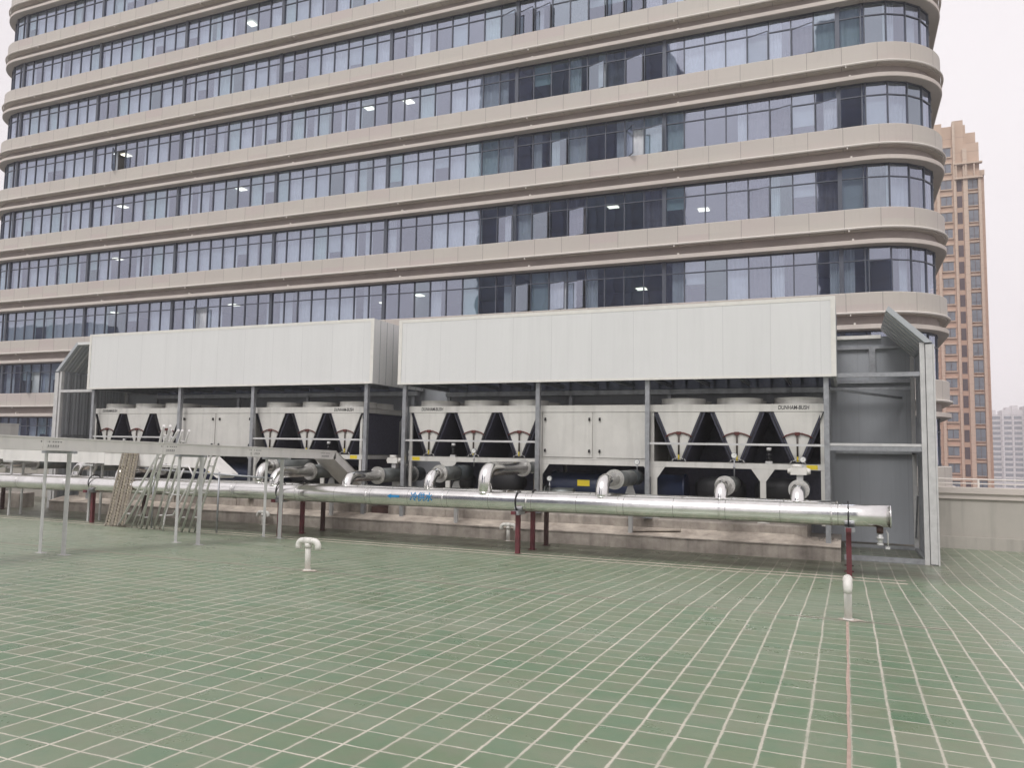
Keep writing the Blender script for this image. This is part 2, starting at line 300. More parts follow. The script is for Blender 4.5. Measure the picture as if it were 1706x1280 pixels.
# ------------------------------------------------------------------ mesh helpers
class MB:
    def __init__(s): s.v = []; s.f = []; s.mi = []; s.sm = []; s.uv = {}
    def quad(s, a, b, c, d, mi=0, smooth=False):
        k = len(s.v); s.v += [tuple(a), tuple(b), tuple(c), tuple(d)]; s.f.append((k, k+1, k+2, k+3)); s.mi.append(mi); s.sm.append(smooth)
    def poly(s, pts, mi=0):
        k = len(s.v); s.v += [tuple(p) for p in pts]; s.f.append(tuple(range(k, k+len(pts)))); s.mi.append(mi); s.sm.append(False)
    def box(s, x0, x1, y0, y1, z0, z1, mi=0):
        if x0 > x1: x0, x1 = x1, x0
        if y0 > y1: y0, y1 = y1, y0
        if z0 > z1: z0, z1 = z1, z0
        k = len(s.v); s.v += [(x0,y0,z0),(x1,y0,z0),(x1,y1,z0),(x0,y1,z0),(x0,y0,z1),(x1,y0,z1),(x1,y1,z1),(x0,y1,z1)]
        for f in ((0,3,2,1),(4,5,6,7),(0,1,5,4),(1,2,6,5),(2,3,7,6),(3,0,4,7)):
            s.f.append(tuple(k+i for i in f)); s.mi.append(mi); s.sm.append(False)
        return s
    def beam(s, p, q, wd, ht, mi=0, up=(0,0,1)):
        p = Vector(p); q = Vector(q); d = (q-p).normalized(); u = Vector(up)
        r = d.cross(u)
        if r.length < 1e-4: r = d.cross(Vector((0,1,0)))
        r.normalize(); u = r.cross(d); r *= wd/2; u = u*(ht/2)
        a = [p-r-u, p+r-u, p+r+u, p-r+u, q-r-u, q+r-u, q+r+u, q-r+u]
        k = len(s.v); s.v += [tuple(x) for x in a]
        for f in ((0,3,2,1),(4,5,6,7),(0,1,5,4),(1,2,6,5),(2,3,7,6),(3,0,4,7)):
            s.f.append(tuple(k+i for i in f)); s.mi.append(mi); s.sm.append(False)
        return s
    def tube(s, pts, r, seg=16, mi=0, caps=True, smooth=True):
        """round tube through pts; r is one radius or a list"""
        pts = [Vector(p) for p in pts]; n = len(pts)
        rr = r if isinstance(r, (list, tuple)) else [r]*n
        prev = None; base = len(s.v)
        for i, p in enumerate(pts):
            if i == 0: d = pts[1]-pts[0]
            elif i == n-1: d = pts[-1]-pts[-2]
            else: d = (pts[i]-pts[i-1]).normalized()+(pts[i+1]-pts[i]).normalized()
            d.normalize()
            if prev is None:
                u = Vector((0,0,1)) if abs(d.z) < .9 else Vector((1,0,0))
                a = d.cross(u).normalized()
            else:
                a = prev-d*prev.dot(d); a.normalize()
            prev = a; b = d.cross(a)
            for k in range(seg):
                t = 2*math.pi*k/seg; s.v.append(tuple(p+a*(rr[i]*math.cos(t))+b*(rr[i]*math.sin(t))))
        for i in range(n-1):
            for k in range(seg):
                k2 = (k+1) % seg
                s.f.append((base+i*seg+k, base+i*seg+k2, base+(i+1)*seg+k2, base+(i+1)*seg+k)); s.mi.append(mi); s.sm.append(smooth)
        if caps:
            s.f.append(tuple(base+k for k in reversed(range(seg)))); s.mi.append(mi); s.sm.append(False)
            s.f.append(tuple(base+(n-1)*seg+k for k in range(seg))); s.mi.append(mi); s.sm.append(False)
        return s
    def cyl(s, p, q, r, seg=20, mi=0, caps=True): return s.tube([p, q], r, seg, mi, caps)
    def prism(s, poly, axis, a0, a1, mi=0):
        """poly in the two other axes, extruded along axis"""
        def P(u, v, a):
            return (a, u, v) if axis == 0 else ((u, a, v) if axis == 1 else (u, v, a))
        k = len(s.v); n = len(poly)
        s.v += [P(u, v, a0) for u, v in poly]+[P(u, v, a1) for u, v in poly]
        s.f.append(tuple(range(k, k+n))); s.mi.append(mi); s.sm.append(False)
        s.f.append(tuple(range(k+2*n-1, k+n-1, -1))); s.mi.append(mi); s.sm.append(False)
        for i in range(n):
            j = (i+1) % n; s.f.append((k+i, k+n+i, k+n+j, k+j)); s.mi.append(mi); s.sm.append(False)
        return s
    def build(s, name, mats, parent=None, loc=(0,0,0)):
        if not isinstance(mats, (list, tuple)): mats = [mats]
        me = bpy.data.meshes.new(name); me.from_pydata(s.v, [], s.f)
        for m in mats: me.materials.append(m)
        me.polygons.foreach_set('material_index', s.mi); me.polygons.foreach_set('use_smooth', s.sm)
        if s.uv:
            ul = me.uv_layers.new(name='UVMap')
            for p in me.polygons:
                if p.index in s.uv:
                    for li, c in zip(p.loop_indices, s.uv[p.index]): ul.data[li].uv = c
        me.validate(); me.update()
        import bmesh
        bm = bmesh.new(); bm.from_mesh(me); bmesh.ops.recalc_face_normals(bm, faces=bm.faces); bm.to_mesh(me); bm.free()
        o = bpy.data.objects.new(name, me); C.objects.link(o); o.location = loc
        if parent: o.parent = parent
        return o

def tag(o, label=None, cat=None, group=None, kind=None):
    if label: o['label'] = label
    if cat: o['category'] = cat
    if group: o['group'] = group
    if kind: o['kind'] = kind
    return o
def empty(name, loc=(0,0,0), **k):
    o = bpy.data.objects.new(name, None); C.objects.link(o); o.location = loc; o.empty_display_size = .3
    return tag(o, **k)
def copy_tree(o, parent=None):
    c = o.copy(); C.objects.link(c)
    if parent: c.parent = parent
    for ch in [x for x in kids.get(o.name, [])]: 
        c2 = copy_tree(ch, c)
    return c
def rebase(t, org):
    """everything was modelled in world coordinates: move the empty to org and the meshes with it"""
    mt = Matrix.Translation(-Vector(org))
    def rec(o):
        for c in kids.get(o.name, []):
            if c.type == 'MESH': c.data.transform(mt)
            rec(c)
    index_kids(t); rec(t); t.location = org
kids = {}
def index_kids(root):
    kids.clear()
    for o in bpy.data.objects:
        if o.parent: kids.setdefault(o.parent.name, []).append(o)
def text_mesh(txt, size, mats, name, parent=None, extrude=.001, fit=None, bold=0.0, shear=0.0, fine=0.0):
    cu = bpy.data.curves.new(name, 'FONT'); cu.body = txt; cu.size = size; cu.extrude = extrude; cu.offset = bold; cu.shear = shear
    cu.align_x = 'CENTER'; cu.align_y = 'CENTER'
    to = bpy.data.objects.new('tmp_text', cu); C.objects.link(to)
    dg = bpy.context.evaluated_depsgraph_get(); me = bpy.data.meshes.new_from_object(to.evaluated_get(dg))
    bpy.data.objects.remove(to)
    me.materials.clear(); me.materials.append(mats)
    if fine:
        import bmesh
        bm = bmesh.new(); bm.from_mesh(me); bmesh.ops.triangulate(bm, faces=bm.faces)
        for _ in range(5):
            le = [e for e in bm.edges if e.calc_length() > fine]
            if not le: break
            bmesh.ops.subdivide_edges(bm, edges=le, cuts=1); bmesh.ops.triangulate(bm, faces=bm.faces)
        bm.to_mesh(me); bm.free()
    if fit and len(me.vertices):
        xs = [v.co.x for v in me.vertices]; k = fit/(max(xs)-min(xs))
        for v in me.vertices: v.co.x *= k
    o = bpy.data.objects.new(name, me); C.objects.link(o)
    if parent: o.parent = parent
    return o

# ------------------------------------------------------------------ roof ground
ZC, YC, YD, ZL = -1.8003, 9.55, 15.0, -2.0673
def zg(y): return -1.7-.0105*y if y < YC else (ZC-.049*(y-YC) if y < YD else ZL)
def roof():
    m = MB(); ys = [-30, -8, YC-.02, YC+.02, 12, YD-.02, YD+.02, 21.05]
    for i in range(len(ys)-1):
        a, b = ys[i], ys[i+1]; m.quad((-70, a, zg(a)), (40, a, zg(a)), (40, b, zg(b)), (-70, b, zg(b)))
    tag(m.build('roof_floor', M['tile']), kind='structure')
    # raised mortar ridge of one expansion joint towards the machines, and the crosswise one on the fold
    j = MB(); w_ = .0105; y = 1.0
    while y < 9.4:
        y2 = y+.5; e = .004*math.sin(y*7); ww = w_*(.75 if y > 9.5 else 1.0)*(1+.25*math.sin(y*3.1))
        j.quad((-.01-ww+e, y, zg(y)+.004), (-.01+ww+e, y, zg(y)+.004), (-.01+ww-e, y2, zg(y2)+.004), (-.01-ww-e, y2, zg(y2)+.004)); y = y2
    tag(j.build('expansion_joint', M['pinkjoint']), kind='structure')
    k = MB()
    x = -24.
    while x < .9:
        k.quad((x, 9.60, zg(9.60)+.0042), (x+.5, 9.60, zg(9.60)+.0042), (x+.5, 9.635, zg(9.635)+.0042), (x, 9.635, zg(9.635)+.0042)); x += .5
    for yy in (14.35, 14.85): k.box(-26, .9, yy, yy+.05, zg(yy)-.02, zg(yy)+.005)
    tag(k.build('mortar_lines', M['concrete_top']), kind='structure')
    g = MB(); g.quad((-380, -190, -24), (380, -190, -24), (380, 690, -24), (-380, 690, -24))
    tag(g.build('ground', M['ground']), kind='structure')
    b = MB(); b.box(-70, 40, -30, 21.5, -24, -2.6)
    bo = b.build('podium_building', M['parapet'])
    tag(bo, 'wide low podium block that carries the tiled roof', 'building')
roof()

# ------------------------------------------------------------------ office building
LX, RX, LR, RR, FY, BY = -57.4, 1.1, 3.5, 3.4, 38.0, 60.0
def path():
    p = [(LX-LR, BY, -1, 0), (LX-LR, FY+LR, -1, 0)]
    for i in range(1, 12):
        t = math.pi/2*i/12; p.append((LX-LR*math.cos(t), FY+LR-LR*math.sin(t), -math.cos(t), -math.sin(t)))
    p.append((LX, FY, 0, -1)); p.append((RX, FY, 0, -1))
    for i in range(1, 16):
        t = math.pi/2*i/16; p.append((RX+RR*math.sin(t), FY+RR-RR*math.cos(t), math.sin(t), -math.cos(t)))
    p += [(RX+RR, FY+RR, 1, 0), (RX+RR, BY, 1, 0)]
    return p
PATH = path()
def sweep(mb, prof, mis=None, smooth=True):
    L = [0.0]
    for a, b in zip(PATH, PATH[1:]): L.append(L[-1]+math.hypot(b[0]-a[0], b[1]-a[1]))
    base = len(mb.v); n = len(prof)
    for (x, y, nx, ny) in PATH:
        for d, z in prof: mb.v.append((x+nx*d, y+ny*d, z))
    for i in range(len(PATH)-1):
        for k in range(n-1):
            fi = len(mb.f)
            mb.f.append((base+i*n+k, base+(i+1)*n+k, base+(i+1)*n+k+1, base+i*n+k+1)); mb.mi.append(mis[k] if mis else 0); mb.sm.append(False)
            mb.uv[fi] = [(L[i], prof[k][1]), (L[i+1], prof[k][1]), (L[i+1], prof[k+1][1]), (L[i], prof[k+1][1])]
FLH = 3.853
RAILS = [6.39+FLH*k for k in range(-7, 9)]
WOFF = .42   # glass line set back from the spandrel
WH0, WH1 = .95, FLH-.74

def window_mesh(mb, o, ux, nrm, wd, h, kind, gm, open_=False, tilt=0):
    """o = lower left corner on the glass line, ux along the wall, nrm outwards. materials: 0 mullion 1 glass 2 curtain 3 blind 4 teal 5 drape 6 glassB"""
    def P(u, v, d): return (o[0]+ux[0]*u+nrm[0]*d, o[1]+ux[1]*u+nrm[1]*d, o[2]+v)
    def bx(u0, u1, v0, v1, d0, d1, mi=0):
        k = len(mb.v); mb.v += [P(u0,v0,d0),P(u1,v0,d0),P(u1,v0,d1),P(u0,v0,d1),P(u0,v1,d0),P(u1,v1,d0),P(u1,v1,d1),P(u0,v1,d1)]
        for f in ((0,3,2,1),(4,5,6,7),(0,1,5,4),(1,2,6,5),(2,3,7,6),(3,0,4,7)):
            mb.f.append(tuple(k+i for i in f)); mb.mi.append(mi); mb.sm.append(False)
    tz = h*.71
    bx(0, .055, .0, h, -.06, .05); bx(.055, wd, 0, .05, -.05, .03); bx(.055, wd, h-.06, h, -.05, .03); bx(.055, wd, tz-.025, tz+.025, -.05, .035)
    mb.quad(P(.055, tz, -.01), P(wd, tz, -.01), P(wd, h, -.01), P(.055, h, -.01), gm)
    if open_:
        th = .9; c, s_ = math.cos(th), math.sin(th)
        def Q(t, v): return P(.08+t*c, v, .02+t*s_)
        mb.quad(Q(0, .05), Q(wd-.12, .05), Q(wd-.12, tz-.03), Q(0, tz-.03), gm)
        for (a, b) in ((0, .05), (tz-.07, tz-.03)):
            p, q = Q(0, (a+b)/2), Q(wd-.12, (a+b)/2); mb.beam(p, q, .04, .045, 0)
        mb.beam(Q(wd-.12, .05), Q(wd-.12, tz-.03), .045, .045, 0); mb.beam(Q(0, .05), Q(0, tz-.03), .045, .045, 0)
    elif tilt:                      # a sash left slightly ajar throws another part of the sky
        mb.quad(P(.065, .05, .0), P(wd, .05, tilt), P(wd, tz-.03, tilt), P(.065, tz-.03, .0), gm)
        mb.beam(P(wd, .05, tilt), P(wd, tz-.03, tilt), .04, .04, 0); mb.beam(P(.06, .05, .0), P(wd, .05, tilt), .035, .04, 0); mb.beam(P(.06, tz-.04, .0), P(wd, tz-.04, tilt), .035, .04, 0)
    else:
        mb.quad(P(.055, 0, -.01), P(wd, 0, -.01), P(wd, tz, -.01), P(.055, tz, -.01), gm)
    if kind in ('curtain', 'half', 'drape'):
        u1 = wd if kind != 'half' else wd*random.choice((.45, .6)); u0 = 0.0
        if kind == 'half' and random.random() < .5: u0, u1 = wd-u1, wd
        n = 9; mi = 5 if kind == 'drape' else 2
        for i in range(n):
            a = u0+(u1-u0)*i/n; b = u0+(u1-u0)*(i+1)/n; da = -.22-(.05 if i % 2 else 0); db = -.22-(.05 if (i+1) % 2 else 0)
            mb.quad(P(a, 0, da), P(b, 0, db), P(b, h, db), P(a, h, da), mi)
    elif kind in ('blind', 'teal'):
        lo = random.choice((0, 0, 0, .25, .45))*h
        mb.quad(P(0, lo, -.16), P(wd, lo, -.16), P(wd, h, -.16), P(0, h, -.16), 3 if kind == 'blind' else 4)

LIGHTS = [(-48.7,40.65,9.44),(-37.8,40.9,9.44),(-27.5,43.4,9.44),(-24.8,41.0,9.44),(-24.1,41.85,9.44),(-10.7,44.2,9.44),
          (-48.2,40.3,13.3),(-24.6,42.7,13.3),(-6.9,42.7,13.3),(-11.4,40.5,13.3),(-48.0,40.3,17.15),(-37.0,40.2,17.15),
          (-47.95,40.3,21.0),(-26.8,39.8,21.0),(-24.05,39.9,21.0),(-36.7,40.14,28.64),(-50.2,40.4,24.85)]
def office():
    b = empty('office_building', (0, 0, 0), label='tall beige office block with curved corners and ribbon windows filling the background', cat='building')
    def bld(mb, name, mats): 
        o = mb.build(name, mats); o.parent = b; return o
    for rz in RAILS:
        m = MB(); sweep(m, [(-.5, rz+.95), (-.03, rz+.95), (0, rz+.92), (0, rz+.0), (-.02, rz-.06), (-.33, rz-.06)]); bld(m, 'spandrel', M['spandrel'])
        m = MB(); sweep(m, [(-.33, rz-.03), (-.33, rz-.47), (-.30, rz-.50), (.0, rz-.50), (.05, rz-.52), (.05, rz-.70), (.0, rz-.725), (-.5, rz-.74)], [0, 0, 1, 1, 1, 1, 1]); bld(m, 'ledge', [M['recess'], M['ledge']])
        m = MB(); sweep(m, [(.02, rz+.05), (.12, rz+.05), (.14, rz+.02), (.12, rz-.03), (.02, rz-.03)])
        x = -55.0
        while x < 1: 
            m.box(x, x+.05, FY-.10, FY-.02, rz-.12, rz-.02); m.box(x+.15, x+.23, FY+.1, FY+.31, rz-.50, rz-.40); x += 7.9
        bld(m, 'white_trim', M['railw'])
        m = MB(); sweep(m, [(-.45, rz-.745), (-7., rz-.745)], [0]); sweep(m, [(-.45, rz+.90), (-7., rz+.90)], [1]); sweep(m, [(-7., rz+.9), (-7., rz+FLH-.745)], [1])
        x = -56.97
        while x < 1:
            m.box(x, x+.12, FY+.62, FY+7, rz+.9, rz+FLH-.745, 1); x += 8.136  # partitions added to stop light leaking sideways through the floor
        for (lx, ly, lz) in LIGHTS:
            pass
        bld(m, 'room_shell', [M['ceiling'], M['room']])
    top = RAILS[-1]+.95
    m = MB(); m.poly([(x, y, top) for x, y, nx, ny in PATH]); bld(m, 'roof', M['ledge'])
    for (lx, ly, lz) in LIGHTS:
        m = MB(); m.box(lx-.28, lx+.28, ly-.28, ly+.28, lz-.05+.05+.0, lz+.03); bld(m, 'ceiling_light', M['lamp'])
    # windows
    slots = []
    for rz in RAILS[:-1]:
        for k in range(-53, 4):
            x = -3.11+1.017*k; slots.append((rz, (x, FY+WOFF), (1, 0), (0, -1), 1.017, k))
        slots.append((rz, (LX, FY+WOFF), (1, 0), (0, -1), -3.11-53*1.017-LX, 'x'))
        slots.append((rz, (-3.11+4*1.017, FY+WOFF), (1, 0), (0, -1), RX-(-3.11+4*1.017), 'x'))
        for (cx, r0, sgn) in ((RX, RR-WOFF, 1), (LX, LR-WOFF, -1)):
            n = 5
            for i in range(n):
                t0, t1 = math.pi/2*i/n, math.pi/2*(i+1)/n
                if sgn < 0: t0, t1 = -t1, -t0
                cy = FY+(RR if sgn > 0 else LR)
                p = (cx+r0*math.sin(t0), cy-r0*math.cos(t0)); q = (cx+r0*math.sin(t1), cy-r0*math.cos(t1))
                L = math.hypot(q[0]-p[0], q[1]-p[1]); u = ((q[0]-p[0])/L, (q[1]-p[1])/L)
                slots.append((rz, p, u, (u[1], -u[0]), L, 'c%d' % (i*sgn)))
    def key(s):
        z = s[0]+2; x, y = s[1]; vis = 8.0 < z < 26 and x/y > -1.62
        if s[0] < 4.0: vis = False
        return (0 if vis else 1, x*x+y*y+z*z)
    slots.sort(key=key)
    big = MB(); mats = [M['mullion'], M['glassA'], M['curtain'], M['blind'], M['blind2'], M['drape'], M['glassB']]
    rng = random.Random(3)
    openset = {}
    for (lx, ly, lz) in LIGHTS:
        rz = lz+.8-FLH
        for q in (-.35, 0, .35): openset.setdefault(round(rz, 0), []).append((lx+q)*38.4/ly)
    for n, (rz, p, u, nr, L, tagk) in enumerate(slots):
        x = p[0]
        # bands of a floor keep their habit: pale curtains to the left, more dark rooms in the middle and right
        r = rng.random()
        if x < -27: kd = 'curtain' if r < .50 else ('blind' if r < .74 else ('half' if r < .92 else 'none'))
        elif x < -18: kd = 'curtain' if r < .5 else ('half' if r < .75 else ('teal' if r < .9 else 'none'))
        elif x < -8: kd = 'none' if r < .30 else ('drape' if r < .48 else ('half' if r < .66 else ('teal' if r < .80 else 'curtain')))
        else: kd = 'half' if r < .28 else ('curtain' if r < .5 else ('drape' if r < .72 else ('none' if r < .9 else 'blind')))
        for ox in openset.get(round(rz, 0), []):
            if abs(x+.5-ox) < .75: kd = 'none'
        op = (tagk in (-43,) and abs(rz-RAILS[10]) < .1) or rng.random() < .008
        gm = 6 if rng.random() < (.45 if -19 < x < -8 else .15) else 1
        random.seed(n)
        m = MB() if n < 100 else big
        tl = rng.choice((.30, .38)) if (-19 < x < 2 and rng.random() < .17) else 0
        window_mesh(m, (p[0], p[1], rz+WH0), u, nr, L, WH1-WH0, kd, gm, op, tl)
        if tagk != 'x' and isinstance(tagk, int) and (tagk+53) % 8 == 0:      # a thick structural mullion every eighth bay
            m.box(x-.05, x+.14, FY+WOFF-.08, FY+WOFF+.2, rz+WH0, rz+WH1, 0)
        if n < 100: bld(m, 'window', mats)
    o = bld(big, 'window_rows', mats); o['kind'] = 'stuff'; del_label = None
    # flank walls below glass on the two hidden sides share the swept bands; a plain core closes the back
    m = MB(); m.box(LX-LR+.5, RX+RR-.5, BY-1.0, BY-.02, -24, top-.1); bld(m, 'rear_wall', M['ledge'])
    rebase(b, (-28, 38, -24))
office()

# ------------------------------------------------------------------ neighbouring towers
def pink_tower():
    Y0 = 158.; t = empty('apartment_tower', (0, 0, 0), label='pinkish brown high-rise with stacked windows right of the office block', cat='building')
    def bld(mb, name, mats):
        o = mb.build(name, mats); o.parent = t; return o
    m = MB(); m.box(4, 22.9, Y0, Y0+20, -24, 56.6); m.box(22.9, 23.9, Y0+2.2, Y0+18, -24, 51.0); m.box(16.2, 21.0, Y0+.8, Y0+12, 56.6, 60.4); m.box(14.0, 16.2, Y0+2, Y0+12, 56.6, 58.6)
    m.box(21.0, 23.0, Y0+4, Y0+12, 56.6, 60.0)
    m.box(16.0, 17.2, Y0+.5, Y0+2.0, 56.6, 61.0); m.box(18.9, 20.6, Y0+.4, Y0+2.0, 56.6, 61.2)
    bld(m, 'wall', M['brick'])
    m = MB()
    for x0, x1, zt in ((13.0, 14.0, 56), (16.05, 16.55, 58), (18.75, 19.15, 60.8), (20.25, 20.95, 55.5), (22.6, 23.05, 50)):
        m.box(x0, x1, Y0-.55, Y0-.01, -24, zt)
    bld(m, 'rib', M['brick_light'])
    m = MB(); 
    for x in (18.9+.2, 20.6, 21.9): m.box(x, x+.2, Y0-.8, Y0-.6, 50.2, 52.6)
    m.box(18.9, 23.3, Y0-.9, Y0-.02, 52.6, 52.85); m.box(18.9, 23.3, Y0-.9, Y0-.02, 49.9, 50.2); m.box(22.9,23.9,Y0+1.4,Y0+4,51.0,51.9)
    bld(m, 'roof_terrace', M['brick_light'])
    z = -20.5; n = 0
    while z < 58:
        m = MB()
        if z < 57.0:
            for x0, x1, h in ((16.75, 18.45, 1.55), (14.35, 15.6, 1.5)):
                m.box(x0, x1, Y0-.06, Y0-.004, z, z+h, 0); m.box(x0-.12, x1+.12, Y0-.28, Y0-.002, z-.28, z-.1, 1); m.box(x0-.1, x1+.1, Y0-.22, Y0-.003, z+h+.08, z+h+.3, 1)
                m.box((x0+x1)/2-.05, (x0+x1)/2+.05, Y0-.10, Y0-.062, z, z+h, 2)
        if z < 49:
            m.box(19.3, 20.1, Y0-.05, Y0-.004, z-.6, z+1.5, 3)
            m.box(21.05, 22.55, Y0-.06, Y0-.004, z-.5, z+1.7, 0); m.box(21.75, 21.85, Y0-.10, Y0-.062, z-.5, z+1.7, 2); m.box(21.05, 22.55, Y0-.3, Y0-.065, z-.55, z-.45, 1)
            m.box(21.05, 22.55, Y0-.3, Y0-.27, z+.05, z+.1, 2); m.box(20.97, 22.58, Y0-.25, Y0-.002, z+1.85, z+2.1, 1)
        if n < 28: bld(m, 'window', [M['twin'], M['brick_light'], M['twin2'], M['twin2']])
        z += 3.0; n += 1
    rebase(t, (17, 158, -24))
pink_tower()
def far_tower(x0, x1, y, h, label, step=0):
    t = empty('apartment_tower', (0, 0, 0), label=label, cat='building', group='pale towers on the horizon')
    m = MB(); m.box(x0, x1, y, y+16, -24, h)
    m.box(x0+2, x0+5, y+3, y+10, h, h+1.6); m.box((x0+x1)/2, (x0+x1)/2+3, y+2, y+9, h, h+2.6)
    n = max(2, int((x1-x0)/4.5)); 
    for i in range(n+1):
        xx = x0+(x1-x0)*i/n; m.box(xx-.35, xx+.35, y-.9, y-.02, -24, h-.4)
    o = m.build('wall', M['twhite']); o.parent = t
    m = MB(); z = -22.
    while z < h-3:
        for i in range(n):
            a = x0+(x1-x0)*i/n+.6; b_ = x0+(x1-x0)*(i+1)/n-.6
            m.box(a, b_, y-.2, y-.01, z+.6, z+2.2)
        z += 2.95
    o = m.build('window', M['twin']); o.parent = t; o['kind'] = 'stuff'
    rebase(t, ((x0+x1)/2, y, -24))
far_tower(72, 82.5, 523, 25.5, 'lowest pale apartment block just right of the pinkish tower')
far_tower(82.7, 92.5, 520, 28.0, 'middle pale apartment block on the right horizon')
far_tower(92.7, 112, 515, 30.0, 'pale apartment block cut by the right edge of the photo')
# the city behind the photographer, seen only as reflections in the ribbon windows
def back_block(x0, x1, y, h, label):
    m = MB(); m.box(x0, x1, y-18, y, -24, h); m.box(x0+3, x1-4, y-14, y-4, h, h+4)
    n = max(2, int((x1-x0)/3.2))
    for i in range(n+1):
        xx = x0+(x1-x0)*i/n; m.box(xx-.4, xx+.4, y+.01, y+.9, -24, h-.5)
    o = m.build('grey_tower', M['darktower']); tag(o, label, 'building')
back_block(-3, 14, -60, 73, 'dark grey tower mirrored in the right-hand windows of the office block')
back_block(-66, -29, -62, 76, 'dark wide tower mirrored in the middle windows of the office block')
back_block(-235, -186, -70, 29, 'low dark block mirrored in the lowest left windows')
random.seed(11)

# ------------------------------------------------------------------ parapet and handrail
def parapet():
    t = empty('parapet_wall', (0, 0, 0), label='beige rendered parapet wall with a coping behind the machines', cat='wall')
    m = MB(); m.box(-70, 40, 20.98, 21.4, ZL-.02, -.80); m.box(-70, 40, 20.9, 20.98, ZL-.015, ZL+.27)
    o = m.build('wall', M['parapet']); o.parent = t
    m = MB(); m.box(-70, 40, 20.88, 21.46, -.80, -.67); m.box(-70, 40, 20.93, 20.982, -.93, -.802)
    o = m.build('coping', M['ledge']); o.parent = t
    rebase(t, (0, 21, ZL))
parapet()
m = MB()
m.tube([(-40, 21.25, -.48), (30, 21.25, -.48)], .016, 8); m.tube([(-40, 21.25, -.58), (30, 21.25, -.58)], .012, 8)
x = -39.
while x < 30: m.box(x-.02, x+.02, 21.235, 21.265, -.67, -.48); x += 1.35
tag(m.build('handrail', M['railw']), 'thin pale handrail on top of the parapet', 'handrail')
m = MB(); m.box(2.9, 3.1, 20.93, 20.97, ZL+.28, ZL+.30)

# ------------------------------------------------------------------ concrete plinths
m = MB(); m.box(-22.6, -.11, 16.97, 20.3, ZL-.02, -1.80, 0)
k0 = len(m.v); xs_ = [-22.6]+[-22+.5*i for i in range(43)]+[-.6, -.11]; rs_ = random.Random(8)
rows = []
for x in xs_:
    j1, j2 = rs_.uniform(-.012, .012), rs_.uniform(-.02, .02); zb = -1.66+.05*max(0, (x+8)/8) if x > -8 else -1.66
    if x > -.7: zb = -1.74
    rows.append([(x, 16.955+j1, -1.80), (x, 16.955+j1, -1.775+j2*.3), (x, 17.2, (-1.775+zb)/2+j2*.5), (x, 17.43, zb), (x, 17.9, zb+.01), (x, 17.9, -1.80)])
for r_ in rows: m.v += r_
for i in range(len(rows)-1):
    for q in range(5):
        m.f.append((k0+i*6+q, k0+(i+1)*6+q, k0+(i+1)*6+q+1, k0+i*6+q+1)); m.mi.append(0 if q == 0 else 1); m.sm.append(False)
for e in (0, len(rows)-1): m.f.append(tuple(k0+e*6+q for q in range(6))); m.mi.append(0); m.sm.append(False)
tag(m.build('concrete_slab', [M['concrete'], M['concrete_top']]), 'long low weathered concrete slab step under both chillers', 'slab')
for i, (a, b_, lb) in enumerate(((-21.9, -11.35, 'stained concrete plinth block under the left chiller'), (-10.75, -.75, 'stained concrete plinth block under the right chiller'))):
    m = MB(); m.prism([(17.42, -1.77), (17.42, -1.47), (17.45, -1.44), (19.7, -1.44), (19.7, -1.77)], 0, a, b_)
    x = a+1.3
    while x < b_-1: m.box(x, x+.34, 17.40, 17.418, -1.765, -1.47); x += 2.3
    tag(m.build('concrete_plinth', M['concrete']), lb, 'plinth', 'plinths under the chillers')
m = MB(); m.box(-11.3, -10.8, 17.5, 19.6, -1.77, -1.5); tag(m.build('concrete_plinth', M['darkred']), 'dark brown block filling the gap between the two long plinths', 'plinth')
m = MB(); m.prism([(17.0, ZL), (17.0, -1.62), (17.5, -1.6), (17.5, ZL)], 0, -30, -24.0)
tag(m.build('concrete_curb', M['concrete']), 'pinkish concrete curb left of the noise barrier', 'curb')
m = MB(); m.beam((-4.3, 17.12, -1.69), (-3.3, 17.26, -1.64), .14, .03); tag(m.build('wooden_plank', M['concrete_top']), 'short loose plank lying on the concrete slab', 'plank')
# rubble at the broken right end of the plinth
rb = random.Random(5); m = MB()
for i in range(14):
    x, y = -.75+rb.random()*.55, 17.45+rb.random()*.5; s_ = .03+rb.random()*.06
    m.tube([(x, y, -1.775), (x+.02, y, -1.775+s_)], [s_, s_*.6], 5, smooth=False)
tag(m.build('rubble', M['concrete']), kind='stuff', label='broken mortar lumps at the right end of the plinth', cat='rubble')

